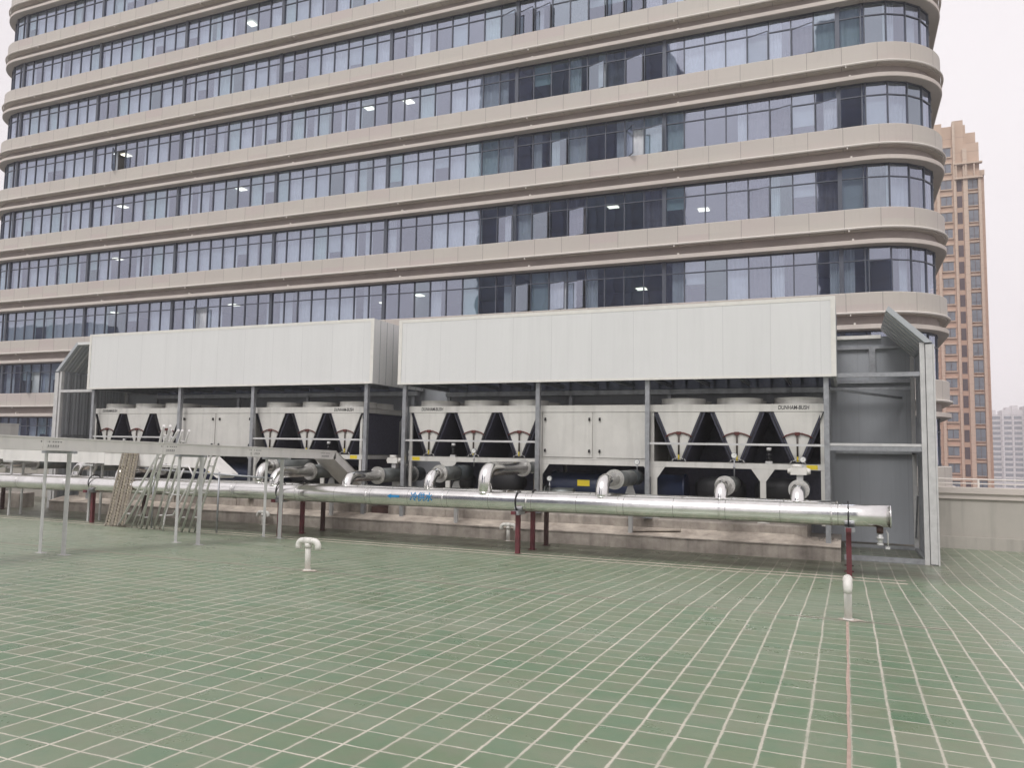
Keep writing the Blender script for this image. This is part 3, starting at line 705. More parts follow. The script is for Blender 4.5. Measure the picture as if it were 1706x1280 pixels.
# ------------------------------------------------------------------ noise barrier (side walls, leaning tops, back wall, beams)
def barrier():
    t = empty('noise_barrier', (0, 0, 0), label='grey panelled noise barrier that wraps both chillers with inward leaning tops', cat='barrier')
    def bld(mb, name, mats): o = mb.build(name, mats); o.parent = t; return o
    Y0, Y1 = 17.38, 20.0
    for sx, (xi, xo, xt) in ((1, (1.50, 1.62, .85)), (-1, (-23.06, -23.18, -22.28))):
        m = MB(); m.box(min(xi, xo), max(xi, xo), Y0, Y1, ZL, 2.25)
        y = Y0+.1
        while y < Y1: 
            m.box(xi-.02*sx, xi-.001*sx, y, y+.035, ZL+.02, 2.24, 1); y += .32
        bld(m, 'side_panel', [M['barrier_side'], M['steel']])
        zt = 2.98 if sx > 0 else 3.12
        m = MB(); m.prism([(xo, 2.27), (xi-.02*sx, 2.27), (xt-.05*sx, zt-.03), (xt, zt+.06)], 1, Y0-.06, Y1)
        y = Y0
        while y < Y1:
            m.beam((xi-.05*sx, y+.1, 2.30), (xt-.03*sx, y+.1, zt-.05), .04, .03, 1); y += .4
        bld(m, 'leaning_panel', [M['barrier_side'], M['steel_light']])
        m = MB(); m.box(xi-.11*sx, xi-.022*sx, Y1-.12, Y1-.03, ZL, 2.3); bld(m, 'post', M['steel_light'])
        m = MB(); m.box(xi-.11*sx, xi-.022*sx, Y0, Y0+.1, ZL, 2.28); bld(m, 'post', M['steel_light'])
        m = MB(); m.box(xo+.0*sx, xo+.03*sx, Y0-.03, Y0+.14, ZL, 2.24); m.box(xo-.13*sx, xo-.005*sx, Y0-.03, Y0-.002, ZL+.02, 2.24)
        bld(m, 'corner_trim', M['steel_light'])
    m = MB(); m.box(-22.28, -21.5, Y0-.05, Y1, 3.09, 3.17); bld(m, 'top_panel', M['hood'])
    m = MB(); m.box(-23.05, 1.49, Y1, Y1+.1, ZL+.12, 2.80)
    bld(m, 'back_panel', M['barrier'])
    for q in ((-.2, .80, Y1-.12, Y1-.002, 2.74, 2.82, 1), (-.2, 1.2, Y1-.08, Y1-.002, 2.50, 2.56, 0), (.55, .68, Y1-.09, Y1-.003, 1.78, 2.5, 0), (-.2, 1.45, Y1-.10, Y1-.003, 1.70, 1.78, 0), (-23, -21.4, Y1-.10, Y1-.003, 1.70, 1.78, 0)):
        m = MB(); m.box(*q); bld(m, 'back_rail', [M['steel'], M['white2']])
    for q in ((-.29, 1.385, Y0-.01, Y0+.07, 1.615, 1.70, 0), (-.29, 1.38, Y1-.4, Y1-.33, 1.52, 1.58, 0), (-.29, 1.385, Y0-.01, Y0+.07, .215, .27, 1), (-.29, 1.385, Y0+.0, Y0+.06, .12, .205, 0),
              (-.2, 1.45, Y1-.12, Y1-.01, .07, .15, 0), (1.38, 1.45, Y0+.108, Y1-.13, .10, .20, 0), (-.05, 1.385, Y0-.02, Y0+.09, ZL+.004, ZL+.10, 0), (-.05, 1.45, Y1-.1, Y1-.02, ZL+.004, ZL+.08, 0),
              (1.40, 1.47, Y0+.108, Y1-.125, ZL+.004, ZL+.07, 0), (-22.94, -21.45, Y0-.01, Y0+.06, 1.60, 1.68, 1), (-22.94, -21.45, Y1-.2, Y1-.125, .20, .27, 1), (-22.94, -22.88, Y0+.07, Y1-.21, .21, .27, 0), (-22.94, -21.45, Y1-.115, Y1-.03, ZL+.45, ZL+.5, 1)):
        m = MB(); m.box(*q); bld(m, 'cross_beam', [M['steel'], M['steel_light']])
    m = MB(); m.beam((-.29, Y0+.4, 1.42), (1.2, Y1-.1, 1.35), .05, .05, 0); bld(m, 'brace', M['steel'])
    m = MB(); m.beam((1.42, Y1-.15, ZL+.3), (1.42, Y1-.9, ZL+1.25), .035, .035, 0); bld(m, 'brace', M['steel'])
    rebase(t, (-10.7, 20, ZL))
barrier()

# ------------------------------------------------------------------ discharge hoods over the chillers
def hood(x0, x1, z0, z1, posts, label):
    t = empty('air_hood', (0, 0, 0), label=label, cat='hood', group='white discharge hoods')
    def bld(mb, name, mats): o = mb.build(name, mats); o.parent = t; return o
    Y0, Y1 = 17.2, 19.85
    m = MB(); m.box(x0, x1, Y0, Y0+.06, z0, z1); m.box(x0-.004, x1+.004, Y0-.006, Y0-.001, z1-.07, z1+.01, 1); m.box(x0, x1, Y0-.006, Y0-.001, z0-.005, z0+.045, 1)
    m.box(x0-.005, x0+.09, Y0-.012, Y0-.0065, z0, z1, 1); m.box(x1-.09, x1+.005, Y0-.012, Y0-.0065, z0, z1, 1)
    bld(m, 'front_panel', [M['hood'], M['white2']])
    for xa in (x0, x1-.06):
        m = MB(); m.box(xa, xa+.06, Y0+.062, Y1, z0, z1); 
        y = Y0+.3
        while y < Y1: m.box(xa-.006, xa+.066, y, y+.012, z0+.01, z1-.01, 1); y += .32
        bld(m, 'side_panel', [M['hood'], M['steel']])
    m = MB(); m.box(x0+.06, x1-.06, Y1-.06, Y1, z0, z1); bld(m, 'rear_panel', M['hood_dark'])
    m = MB(); x = x0+.3  # unseen baffles added inside to keep the open hood dark
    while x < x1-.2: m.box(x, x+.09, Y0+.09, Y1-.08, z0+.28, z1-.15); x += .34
    bld(m, 'added_baffle', M['hood_dark'])
    m = MB(); m.box(x0+.06, x1-.06, Y0+.062, Y0+.14, z0+.02, z0+.16, 0); m.box(x0+.07, x1-.07, Y1-.16, Y1-.062, z0-.14, z0-.02, 0)
    x = x0+.7
    while x < x1-.3: m.box(x, x+.06, Y0+.142, Y1-.165, z0+.03, z0+.13, 0); x += .95
    m.box(x1-.13, x1-.062, Y0+.142, Y1+.25, z0+.0, z0+.11, 0); m.box(x0+.062, x0+.13, Y0+.142, Y1, z0+.0, z0+.11, 0)
    bld(m, 'under_frame', M['steel'])
    for i, xp in enumerate(posts):
        foot = -1.776 if i in (0, len(posts)-1) else -1.435
        m = MB(); m.box(xp-.05, xp+.05, 17.30, 17.40, foot, z0+.02)
        m.box(xp-.1, xp+.1, 17.27, 17.43, foot, foot+.012)
        bld(m, 'post', M['steel'])
    for xp in posts:
        m = MB(); m.box(xp-.045, xp+.045, 19.72, 19.81, -1.776, z0-.02); bld(m, 'rear_post', M['steel'])
    for a, b_ in zip(posts, posts[1:]):
        if (b_-a) > 3.2:
            m = MB(); m.box(a+.05, b_-.05, 17.33, 17.365, .195, .24); bld(m, 'cross_rail', M['steel_light'])
    rebase(t, ((x0+x1)/2, 18.6, -1.77))
hood(-10.44, -.14, 1.625, 3.27, [-10.30, -6.67, -4.05, -.34], 'long white sheet hood over the right chiller')
hood(-21.55, -11.2, 1.67, 3.36, [-21.40, -17.86, -15.17, -11.45], 'long white sheet hood over the left chiller')

# ------------------------------------------------------------------ chillers
def chiller():
    t = empty('chiller', (0, 0, 0), label='x', cat='chiller', group='air-cooled chillers under the hoods')
    def bld(mb, name, mats, par=None):
        o = mb.build(name, mats); o.parent = par or t
        return o
    L = 9.93; Y0 = 17.6; Y1 = 19.5
    m = MB()
    m.box(0, L, Y0-.03, Y0+.05, .93, 1.09); m.box(0, L, Y1-.05, Y1+.03, .93, 1.09)
    for x in (0, L-.08): m.box(x, x+.08, Y0+.051, Y1-.051, .94, 1.08)
    m.box(0, L, Y0+.052, Y1-.052, 1.04, 1.075)
    bld(m, 'top_beam', M['white'])
    m = MB(); m.box(0, L, Y0-.02, Y0+.05, -.30, -.18); m.box(0, L, Y1-.05, Y1+.02, -.30, -.18)
    for x in (0, L-.07): m.box(x, x+.07, Y0+.051, Y1-.051, -.29, -.19)
    bld(m, 'lower_beam', M['white'])
    for x in (.02, 3.58, 6.27, L-.1):
        for ya, yb in ((Y0-.012, Y0+.045), (Y1-.045, Y1+.01)):
            for za, zb in ((-.179, .929), (-1.44, -.301)):
                m = MB(); m.box(x, x+.07, ya, yb, za, zb); bld(m, 'frame_post', M['white'])
    for x in (1.15, 3.6, 6.35, 8.68):
        m = MB(); m.box(x-.06, x+.06, Y0-.018, Y0+.03, -1.44, -.5); m.prism([(x-.24, -.302), (x-.2, -.302), (x+.2, -.302), (x+.24, -.302), (x+.062, -.56), (x-.062, -.56)], 1, Y0-.024, Y0-.0185)
        m.box(x-.12, x+.12, Y0-.03, Y0+.06, -1.44, -1.425)
        bld(m, 'support_leg', M['white'])
    for xv in (.60, 1.85, 3.07, 6.90, 8.15, 9.38):
        m = MB(); w_ = .47
        m.prism([(xv-w_, .925), (xv+w_, .925), (xv+.035, -.14), (xv-.035, -.14)], 1, Y0-.02, Y0+.01)
        bld(m, 'coil_end_plate', M['white']); m = MB()
        m.prism([(xv-w_, .925), (xv+w_, .925), (xv+.035, -.14), (xv-.035, -.14)], 1, Y1-.01, Y1+.02)
        bld(m, 'coil_end_plate', M['white'])
        for s_ in (-1, 1):
            m = MB(); m.prism([(xv+s_*w_, .925), (xv+s_*(w_+.11), .925), (xv+s_*.13, -.17), (xv+s_*.037, -.14)], 1, Y0+.0, Y1)
            m.beam((xv+s_*(w_+.05), Y0-.008, .92), (xv+s_*.09, Y0-.008, -.15), .018, .10, 1, up=(0, -1, 0))
            bld(m, 'coil', [M['coil'], M['black']])
        m = MB(); a = [(xv-.29, .37), (xv-.22, .42), (xv-.10, .46), (xv, .47), (xv+.10, .46), (xv+.22, .42), (xv+.29, .37)]
        m.tube([(p, Y0-.045, q) for p, q in a], .016, 8); m.tube([(xv, Y0-.045, .46), (xv, Y0-.045, -.02)], .019, 8, 1); m.tube([(xv, Y0-.045, -.02), (xv, Y0-.045, -.13)], .017, 8, 2)
        m.box(xv-.05, xv+.05, Y0-.065, Y0-.03, .42, .49, 0)
        bld(m, 'coil_header', [M['redpipe'], M['brown'], M['yellow']])
        m = MB(); m.tube([(xv-.16, Y0-.03, -.175), (xv-.12, Y0-.03, -.12), (xv, Y0-.03, -.085), (xv+.12, Y0-.03, -.12), (xv+.16, Y0-.03, -.175)], .012, 6)
        bld(m, 'coil_bracket', M['steel_light'])
        for yy in (18.14, 19.02):
            m = MB(); cx = xv; n = 28
            prof = [(.52, 1.075), (.505, 1.09), (.495, 1.225), (.505, 1.24), (.485, 1.24), (.475, 1.225), (.475, 1.08)]
            base = len(m.v)
            for k in range(n):
                a_ = 2*math.pi*k/n
                for r_, z_ in prof: m.v.append((cx+r_*math.cos(a_), yy+r_*math.sin(a_), z_))
            for k in range(n):
                k2 = (k+1) % n
                for q in range(len(prof)-1):
                    m.f.append((base+k*7+q, base+k2*7+q, base+k2*7+q+1, base+k*7+q+1)); m.mi.append(0); m.sm.append(True)
            fs = bld(m, 'fan_shroud', M['white'])
            m = MB()
            for r_ in (.12, .22, .32, .42):
                m.tube([(cx+r_*math.cos(2*math.pi*k/20), yy+r_*math.sin(2*math.pi*k/20), 1.225) for k in range(21)], .005, 4, caps=False)
            for k in range(5):
                a_ = 2*math.pi*k/5; c_, s2 = math.cos(a_), math.sin(a_)
                m.quad((cx+.08*c_-.05*s2, yy+.08*s2+.05*c_, 1.13), (cx+.08*c_+.05*s2, yy+.08*s2-.05*c_, 1.17), (cx+.44*c_+.1*s2, yy+.44*s2-.1*c_, 1.17), (cx+.44*c_-.1*s2, yy+.44*s2+.1*c_, 1.12))
            m.cyl((cx, yy, 1.10), (cx, yy, 1.2), .1, 12)
            g_ = m.build('fan_grille', M['black']); g_.parent = fs
    for q in ((.1, 3.55, 19.40, 19.44), (6.35, L-.1, 19.40, 19.44), (-.005, .015, Y0+.1, Y1-.1), (L-.015, L+.005, Y0+.1, Y1-.1)):  # the rear two are added dark sheets that stand for shade between coils
        m = MB(); m.box(*q, -.17, .92); bld(m, 'end_and_shade_panel', M['coil'])
    # control cabinet with two doors
    m = MB(); m.box(3.655, 6.265, Y0+.0, Y1, -.175, .925); m.box(3.655, 6.265, Y0-.016, Y0-.001, -.175, -.13); m.box(4.905, 5.005, Y0-.016, Y0-.001, -.128, .925)
    cab = bld(m, 'control_cabinet', M['white'])
    for a, b_ in ((3.67, 4.90), (5.01, 6.25)):
        m = MB(); m.box(a, b_, Y0-.035, Y0-.0165, -.126, .918)
        d = m.build('door', M['white']); d.parent = cab
        for hx in (a+.07, b_-.07):
            for hz in (.76, .02):
                m = MB(); m.box(hx-.018, hx+.018, Y0-.075, Y0-.0355, hz-.035, hz+.035); m.tube([(hx, Y0-.08, hz-.03), (hx+.02, Y0-.08, hz+.04)], .012, 6)
                h = m.build('door_latch', M['black']); h.parent = cab
    # shells and compressors below
    m = MB(); m.tube([(3.75, 18.2, -.82), (3.8, 18.2, -.82), (3.81, 18.2, -.82), (6.9, 18.2, -.82), (6.91, 18.2, -.82), (6.96, 18.2, -.82)], [.36, .36, .33, .33, .36, .36], 28)
    m.box(4.0, 4.2, 18.0, 18.4, -1.44, -1.1); m.box(6.4, 6.6, 18.0, 18.4, -1.44, -1.1)
    bar = bld(m, 'evaporator', M['navy'])
    m = MB(); m.box(4.45, 4.75, 17.862, 17.872, -.80, -.66); o = m.build('warning_label', M['yellow']); o.parent = bar
    for x in (1.0, 2.4, 7.7, 9.0):
        m = MB(); m.tube([(x-.55, 18.3, -.8), (x-.45, 18.3, -.8), (x-.2, 18.3, -.8), (x+.3, 18.3, -.8), (x+.45, 18.3, -.8), (x+.55, 18.3, -.8)], [.15, .26, .3, .3, .24, .12], 18)
        m.box(x-.4, x+.4, 18.0, 18.6, -1.44, -1.05)
        bld(m, 'compressor', M['black'])
    for xa, xb in ((.1, 3.6), (3.7, L-.1)):
        m = MB(); m.box(xa, xb, 19.3, 19.34, -1.42, -.31); bld(m, 'rear_base_panel', M['coil'])
    for x in (1.25, 8.8):
        m = MB(); z0 = -.179; m.box(x-.07, x+.07, 17.62, 17.70, z0, z0+.05, 1); m.tube([(x, 17.66, z0+.05), (x, 17.66, z0+.30)], .03, 10)
        for k in range(3): m.cyl((x, 17.66, z0+.09+.08*k), (x, 17.66, z0+.12+.08*k), .055, 10, 0)
        m.cyl((x, 17.66, z0+.26), (x, 17.66, z0+.34), .05, 10, 1)
        bld(m, 'expansion_valve', [M['black'], M['steel_light']])
    for x in (.12, L-.38):
        m = MB(); m.box(x, x+.22, Y0-.024, Y0-.0205, -.285, -.195); bld(m, 'warning_label', M['yellow'])
    for x in (.67, L-.62):
        o = text_mesh('DUNHAM-BUSH', .12, M['ink'], 'lettering', t, fit=.62, bold=.0015, shear=.12)
        for v in o.data.vertices: v.co = (v.co.x+x, Y0-.0335-v.co.z, v.co.y+1.01)
    rebase(t, (0, 17.6, -1.44))
    return t
ch = chiller()
bpy.context.view_layer.update()
index_kids(ch)
ch2 = copy_tree(ch)
ch.location.x = -10.30; ch['label'] = 'cream air-cooled chiller under the right hood, nearest the barrier end'
ch2.location.x = -21.62; ch2['label'] = 'cream air-cooled chiller under the left hood, partly behind the white tray'

# ------------------------------------------------------------------ header pipes
def ax(x, y=14.85): return -1.0+.0042*x
HR = .188
def flange(mb, p, r, n=26, mi=0, th=.05):
    """crimped end collar of the jacket, axis Y"""
    x, y, z = p; mb.cyl((x, y, z), (x, y+th, z), r, 32, mi)
    for k in range(n):
        a = 2*math.pi*k/n; mb.beam((x+r*.72*math.cos(a), y-.004, z+r*.72*math.sin(a)), (x+r*.98*math.cos(a), y-.004, z+r*.98*math.sin(a)), .012, .012, mi)
def gauge(parent, x, y, z, h=.28):
    m = MB(); m.tube([(x, y, z), (x, y, z+h)], .012, 8, 1); m.tube([(x, y, z+h*.5), (x, y, z+h*.5+.05)], .022, 8, 1)
    m.cyl((x, y-.03, z+h+.06), (x, y+.01, z+h+.06), .062, 20, 1); m.cyl((x, y-.034, z+h+.06), (x, y-.0305, z+h+.06), .05, 20, 0)
    m.beam((x, y-.036, z+h+.06), (x+.025, y-.036, z+h+.085), .006, .003, 2)
    o = m.build('pressure_gauge', [M['dial'], M['steel'], M['ink']]); o.parent = parent; return o
def actuator(parent, x, y, z):
    m = MB(); m.box(x-.06, x+.06, y-.05, y+.05, z, z+.12, 1); m.box(x-.17, x+.13, y-.10, y+.10, z+.12, z+.26, 0); m.tube([(x-.05, y, z+.26), (x-.05, y, z+.33)], [.10, .085], 14, 0)
    m.tube([(x+.13, y, z+.19), (x+.2, y, z+.19)], [.075, .05], 12, 0); m.tube([(x-.17, y, z+.19), (x-.23, y, z+.19)], [.06, .04], 12, 0)
    o = m.build('valve_actuator', [M['white2'], M['steel_light']]); o.parent = parent; return o
def branch(root, x, y0, zt, segs, name='branch_pipe', r=.13):
    """riser out of the header, elbow, then a horizontal run towards the chiller. segs = list of (y_end, radius, matkey, collar)"""
    rb_ = .26; m = MB(); zb = ax(x)+.05
    pts = [(x, y0, zb), (x, y0, zt-rb_)]
    for k in range(1, 6):
        a = math.pi/2*k/5; pts.append((x, y0+rb_*(1-math.cos(a)), zt-rb_+rb_*math.sin(a)))
    y = y0+rb_; pts.append((x, segs[0][0], zt))
    m.tube(pts, r, 24, 0, smooth=True)
    for k, p in enumerate(pts[1:8]):       # lap seams of the elbow gores
        pass
    m.cyl((x, y0, zb+.10), (x, y0, zb+.12), r+.006, 24, 0)
    o = m.build(name, M['jacket']); o.parent = root
    y = segs[0][0]
    for (ye, rr, mk, col) in segs[1:]:
        m = MB()
        if mk == 'down':
            m.tube([(x, y, zt), (x, y+.18, zt), (x, y+.27, zt-.05), (x, y+.3, zt-.16), (x, y+.3, zt-.75)], rr, 20, 0)
            q = m.build('insulated_elbow', M['jacket']); q.parent = o; y = y+.3; continue
        m.tube([(x, y, zt), (x, ye, zt)], rr, 28, 0)
        q = m.build('valve_jacket', M[mk]); q.parent = o
        if col:
            m = MB(); flange(m, (x, y-.03, zt), rr+.035); q = m.build('jacket_collar', M['flange']); q.parent = o
            if col == 2:
                m = MB(); flange(m, (x, ye-.03, zt), rr+.035); q = m.build('jacket_collar', M['flange']); q.parent = o
        y = ye
    return o
def header(y, x0, x1, label, lettering=False):
    t = empty('header_pipe', (x1, y, ax(x1)), label=label, cat='pipe', group='large insulated header pipes')
    t.location = (0, 0, 0)
    m = MB(); n = 60; pts = []
    for i in range(n+1):
        x = x0+(x1-x0)*i/n; pts.append((x, y+.004*math.sin(x*1.7), ax(x)+.003*math.sin(x*2.3)))
    m.tube(pts, HR, 48, 0)
    x = x1-.94
    while x > x0:
        m.cyl((x, y, ax(x)), (x+.035, y, ax(x+.035)), HR+.006, 48, 0); x -= .94*2
    o = m.build('jacket', M['jacket']); o.parent = t
    m = MB(); m.tube([(x1-.006, y, ax(x1)), (x1+.012, y, ax(x1))], [HR+.006, HR+.004], 48, 0); o = m.build('end_cap', M['jacket']); o.parent = t
    return t
hf = header(14.85, -34., .68, 'front silver header pipe with blue writing on its side', True)
hr = header(15.72, -34., -.15, 'rear silver header pipe running just behind the front one')
# blue arrow and writing wrapped on the front pipe
def wrap(o, xc, ang0, r, y0):
    for v in o.data.vertices:
        x = v.co.x+xc; a = ang0+v.co.y/r; rr = r+.009+v.co.z
        v.co = (x, y0-rr*math.cos(a), ax(x)+rr*math.sin(a))
o = text_mesh('冷供水', .20, M['blue'], 'lettering', hf, fit=.54, bold=.002, fine=.03); wrap(o, -8.25, .10, HR, 14.85)
me_pts = [(-.15, 0), (-.06, .05), (-.06, .022), (.15, .022), (.15, -.022), (-.06, -.022), (-.06, -.05)]
m = MB(); _p = lambda a, b_: (-8.93+a, 14.85-(HR+.010)*math.cos(.12+b_/HR), ax(-8.93+a)+(HR+.010)*math.sin(.12+b_/HR))
m.poly([_p(-.15, 0), _p(-.06, .05), _p(-.06, 0)]); m.poly([_p(-.15, 0), _p(-.06, 0), _p(-.06, -.05)])
m.poly([_p(-.06, .024), _p(.15, .024), _p(.15, 0), _p(-.06, 0)]); m.poly([_p(-.06, 0), _p(.15, 0), _p(.15, -.024), _p(-.06, -.024)])
o = m.build('flow_arrow', M['blue']); o.parent = hf
m = MB(); zz = ax(.52)-HR
m.tube([(.52, 14.85, zz+.02), (.52, 14.85, zz-.10)], .055, 14, 1); m.tube([(.52, 14.85, zz-.10), (.52, 14.85, zz-.30)], .038, 12, 0); m.cyl((.52, 14.85, zz-.16), (.52, 14.85, zz-.20), .055, 12, 0); m.cyl((.52, 14.85, zz-.27), (.52, 14.85, zz-.30), .05, 12, 0)
m.tube([(.60, 14.85, zz-.03), (.64, 14.85, zz-.10), (.64, 14.85, zz-.34)], .012, 8, 0); m.box(.60, .67, 14.83, 14.87, zz-.36, zz-.32, 0)
o = m.build('drain_valve', [M['steel_light'], M['darkred']]); o.parent = hf
# front header branches
bB = branch(hf, -12.25, 14.85, -.60, [(16.15,), (17.6, .175, 'jacket_grey', 1)])
bE = branch(hf, -6.86, 14.85, -.39, [(16.9,), (17.55, .13, 'jacket_grey', 0)], r=.145)
m = MB(); flange(m, (-6.86, 16.88, -.39), .20); o = m.build('jacket_collar', M['flange']); o.parent = bE
m = MB(); m.tube([(-6.86, 17.52, -.39), (-6.86, 17.70, -.39), (-6.82, 17.78, -.43), (-6.80, 17.8, -.55), (-6.80, 17.8, -1.2)], .14, 20); o = m.build('insulated_elbow', M['jacket']); o.parent = bE
m = MB(); m.tube([(-6.8, 17.8, -1.0), (-6.3, 17.8, -1.0), (-5.9, 17.8, -1.0)], [.12, .15, .15], 18); m.cyl((-6.62, 17.8, -1.0), (-6.58, 17.8, -1.0), .19, 18); o = m.build('nozzle', M['jacket_grey']); o.parent = bE
gauge(bE, -6.45, 17.6, -.95, .25)
bF = branch(hf, -4.36, 14.85, -.55, [(15.75,), (17.0, .17, 'jacket_grey', 1), (17.6, .17, 'jacket_dark', 0)]); gauge(bF, -4.2, 17.0, -.38, .12)
for xx, rt in ((-17.2, hf), (-19.9, hr), (-22.3, hf)):
    branch(rt, xx, 14.85 if rt is hf else 15.72, -.62, [(16.2,), (17.3, .17, 'jacket_grey', 1)])
# rear header branches
bA = branch(hr, -13.42, 15.72, -.50, [(16.15,), (17.9, .17, 'jacket_grey', 1)])
bC = branch(hr, -10.86, 15.72, -.68, [(17.05,), (18.75, .185, 'jacket_grey', 2), (19.2, .19, 'jacket_dark', 0)])
actuator(bC, -10.86, 17.85, -.50); gauge(bC, -10.86, 18.65, -.50, .36)
m = MB(); m.tube([(-10.86, 18.35, -.52), (-10.86, 18.35, -.44)], .06, 12); m.cyl((-10.86, 18.35, -.44), (-10.86, 18.35, -.41), .09, 12); o = m.build('valve_stem', M['white2']); o.parent = bC
m = MB(); m.box(-10.95, -10.75, 17.9, 18.1, -1.76, -.86); o = m.build('pipe_leg', M['steel_light']); o.parent = bC
bD = branch(hr, -8.64, 15.72, -.56, [(16.2,), (17.0, .17, 'jacket_grey', 1), (17.6, .19, 'jacket_dark', 0)]); gauge(bD, -8.3, 17.3, -.40, .32)
bG = branch(hr, -2.24, 15.72, -.63, [(16.35,), (17.6, .165, 'jacket_grey', 1)]); gauge(bG, -2.15, 17.1, -.50, .42)
bH = branch(hr, -.84, 15.72, -.66, [(16.35,), (17.6, .16, 'jacket_grey', 1)]); actuator(bH, -.84, 16.75, -.50); gauge(bH, -.80, 17.2, -.50, .36)
for bb, xx, zz in ((bB, -12.25, -.77), (bD, -8.64, -.75), (bF, -4.36, -.72)):
    m = MB(); m.box(xx-.045, xx+.045, 17.05, 17.12, -1.776, zz+.03); m.prism([(xx-.13, zz-.22), (xx-.06, zz-.02), (xx+.06, zz-.02), (xx+.13, zz-.22)], 1, 17.04, 17.049)
    o = m.build('pipe_leg', M['steel_light']); o.parent = bb

# ------------------------------------------------------------------ red pipe supports
def support():
    t = empty('pipe_support', (0, 14.85, ZL), label='x', cat='pipe support', group='red painted frames under the header pipes')
    zt = -1.20
    m = MB(); m.box(-.045, .045, -.30, 1.75, zt-.07-ZL, zt-ZL); m.box(-.06, .10, -.25, .10, zt-.075-ZL, zt-.0-ZL+.002, 1); o = m.build('cross_beam', [M['redpaint'], M['steel']]); o.parent = t
    for k, (y, mk) in enumerate(((-.02, 'redpaint'), (.80, 'redpaint'), (1.62, 'darkred'))):
        m = MB(); m.box(-.042, .042, y-.04, y-.032, 0, zt-.071-ZL); m.box(-.042, -.034, y-.0319, y+.04, 0, zt-.071-ZL); m.box(.034, .042, y-.0319, y+.04, 0, zt-.071-ZL)
        m.box(-.08, .08, y-.07, y+.07, 0.0, .01)
        o = m.build('leg', M[mk]); o.parent = t
    m = MB()
    for yy in (0., .87):
        m.tube([(0, yy+(HR+.012)*math.cos(a_), -1.02-ZL+(HR+.012)*math.sin(a_)) for a_ in [math.pi*2*i/32 for i in range(33)]], .013, 8)
    o = m.build('pipe_clamp', M['black']); o.parent = t
    return t
s0 = support(); bpy.context.view_layer.update(); index_kids(s0)
sup = [(.03, 'red pipe support at the right end of the header pipes'), (-6.1, 'red pipe support below the middle of the header pipes, right of the writing'),
       (-12.05, 'red pipe support left of the blue writing, near the tee vent'), (-18.1, 'dark red pipe support behind the stacked brown frames'), (-24.0, 'dark pipe support at the far left under the tray')]
for i, (x, lb) in enumerate(sup):
    o = s0 if i == 0 else copy_tree(s0)
    o.location = (x, 14.85, ZL+.004*(x if x < 0 else 0)*0); o['label'] = lb

# ------------------------------------------------------------------ roof vents (white tees)
def vent(x, y, h, along_x, label):
    m = MB(); z0 = zg(y); r = .045; zt = z0+h
    dx, dy = (1, 0) if along_x else (0, 1)
    m.tube([(x, y, z0-.02), (x, y, zt-.01)], r*.92, 20)
    m.cyl((x, y, z0), (x, y, z0+.018), r*1.25, 16)
    def arm(s_):
        p = [(x, y, zt)]; w_ = .10; q = .075
        for k in range(0, 6):
            a = math.pi/2*k/5; p.append((x+s_*dx*(w_+q*math.sin(a)), y+s_*dy*(w_+q*math.sin(a)), zt-q*(1-math.cos(a))))
        p.append((x+s_*dx*(w_+q), y+s_*dy*(w_+q), zt-q-.045)); return p
    m.tube(list(reversed(arm(-1)))+arm(1)[1:], r, 20)
    m.cyl((x-dx*.07, y-dy*.07, zt), (x+dx*.07, y+dy*.07, zt), r*1.13, 20); m.cyl((x, y, zt-.10), (x, y, zt-.03), r*1.13, 20)
    rv = random.Random(int(abs(x*10))+1); pts = []
    for k in range(14):
        a = 2*math.pi*k/14; q = .085+.05*rv.random()+(.10 if 0 < math.cos(a) else 0)*rv.random(); pts.append((x+q*math.cos(a), y+q*.8*math.sin(a), zg(y+q*.8*math.sin(a))+.006))
    m.poly(pts, 1)
    o = m.build('vent_pipe', [M['white2'], M['concrete_top']]); tag(o, label, 'vent pipe', 'white roof vents')
vent(-7.30, 9.65, .43, True, 'white tee-shaped vent pipe standing on the tiles left of centre')
vent(-.0, 9.65, .44, False, 'white vent pipe seen edge-on standing on the pinkish joint')
vent(-7.15, 16.8, .37, True, 'small white vent pipe in front of the slab, left of the middle red support')
vent(-14.2, 16.8, .33, True, 'small white vent pipe in front of the slab at the far left')

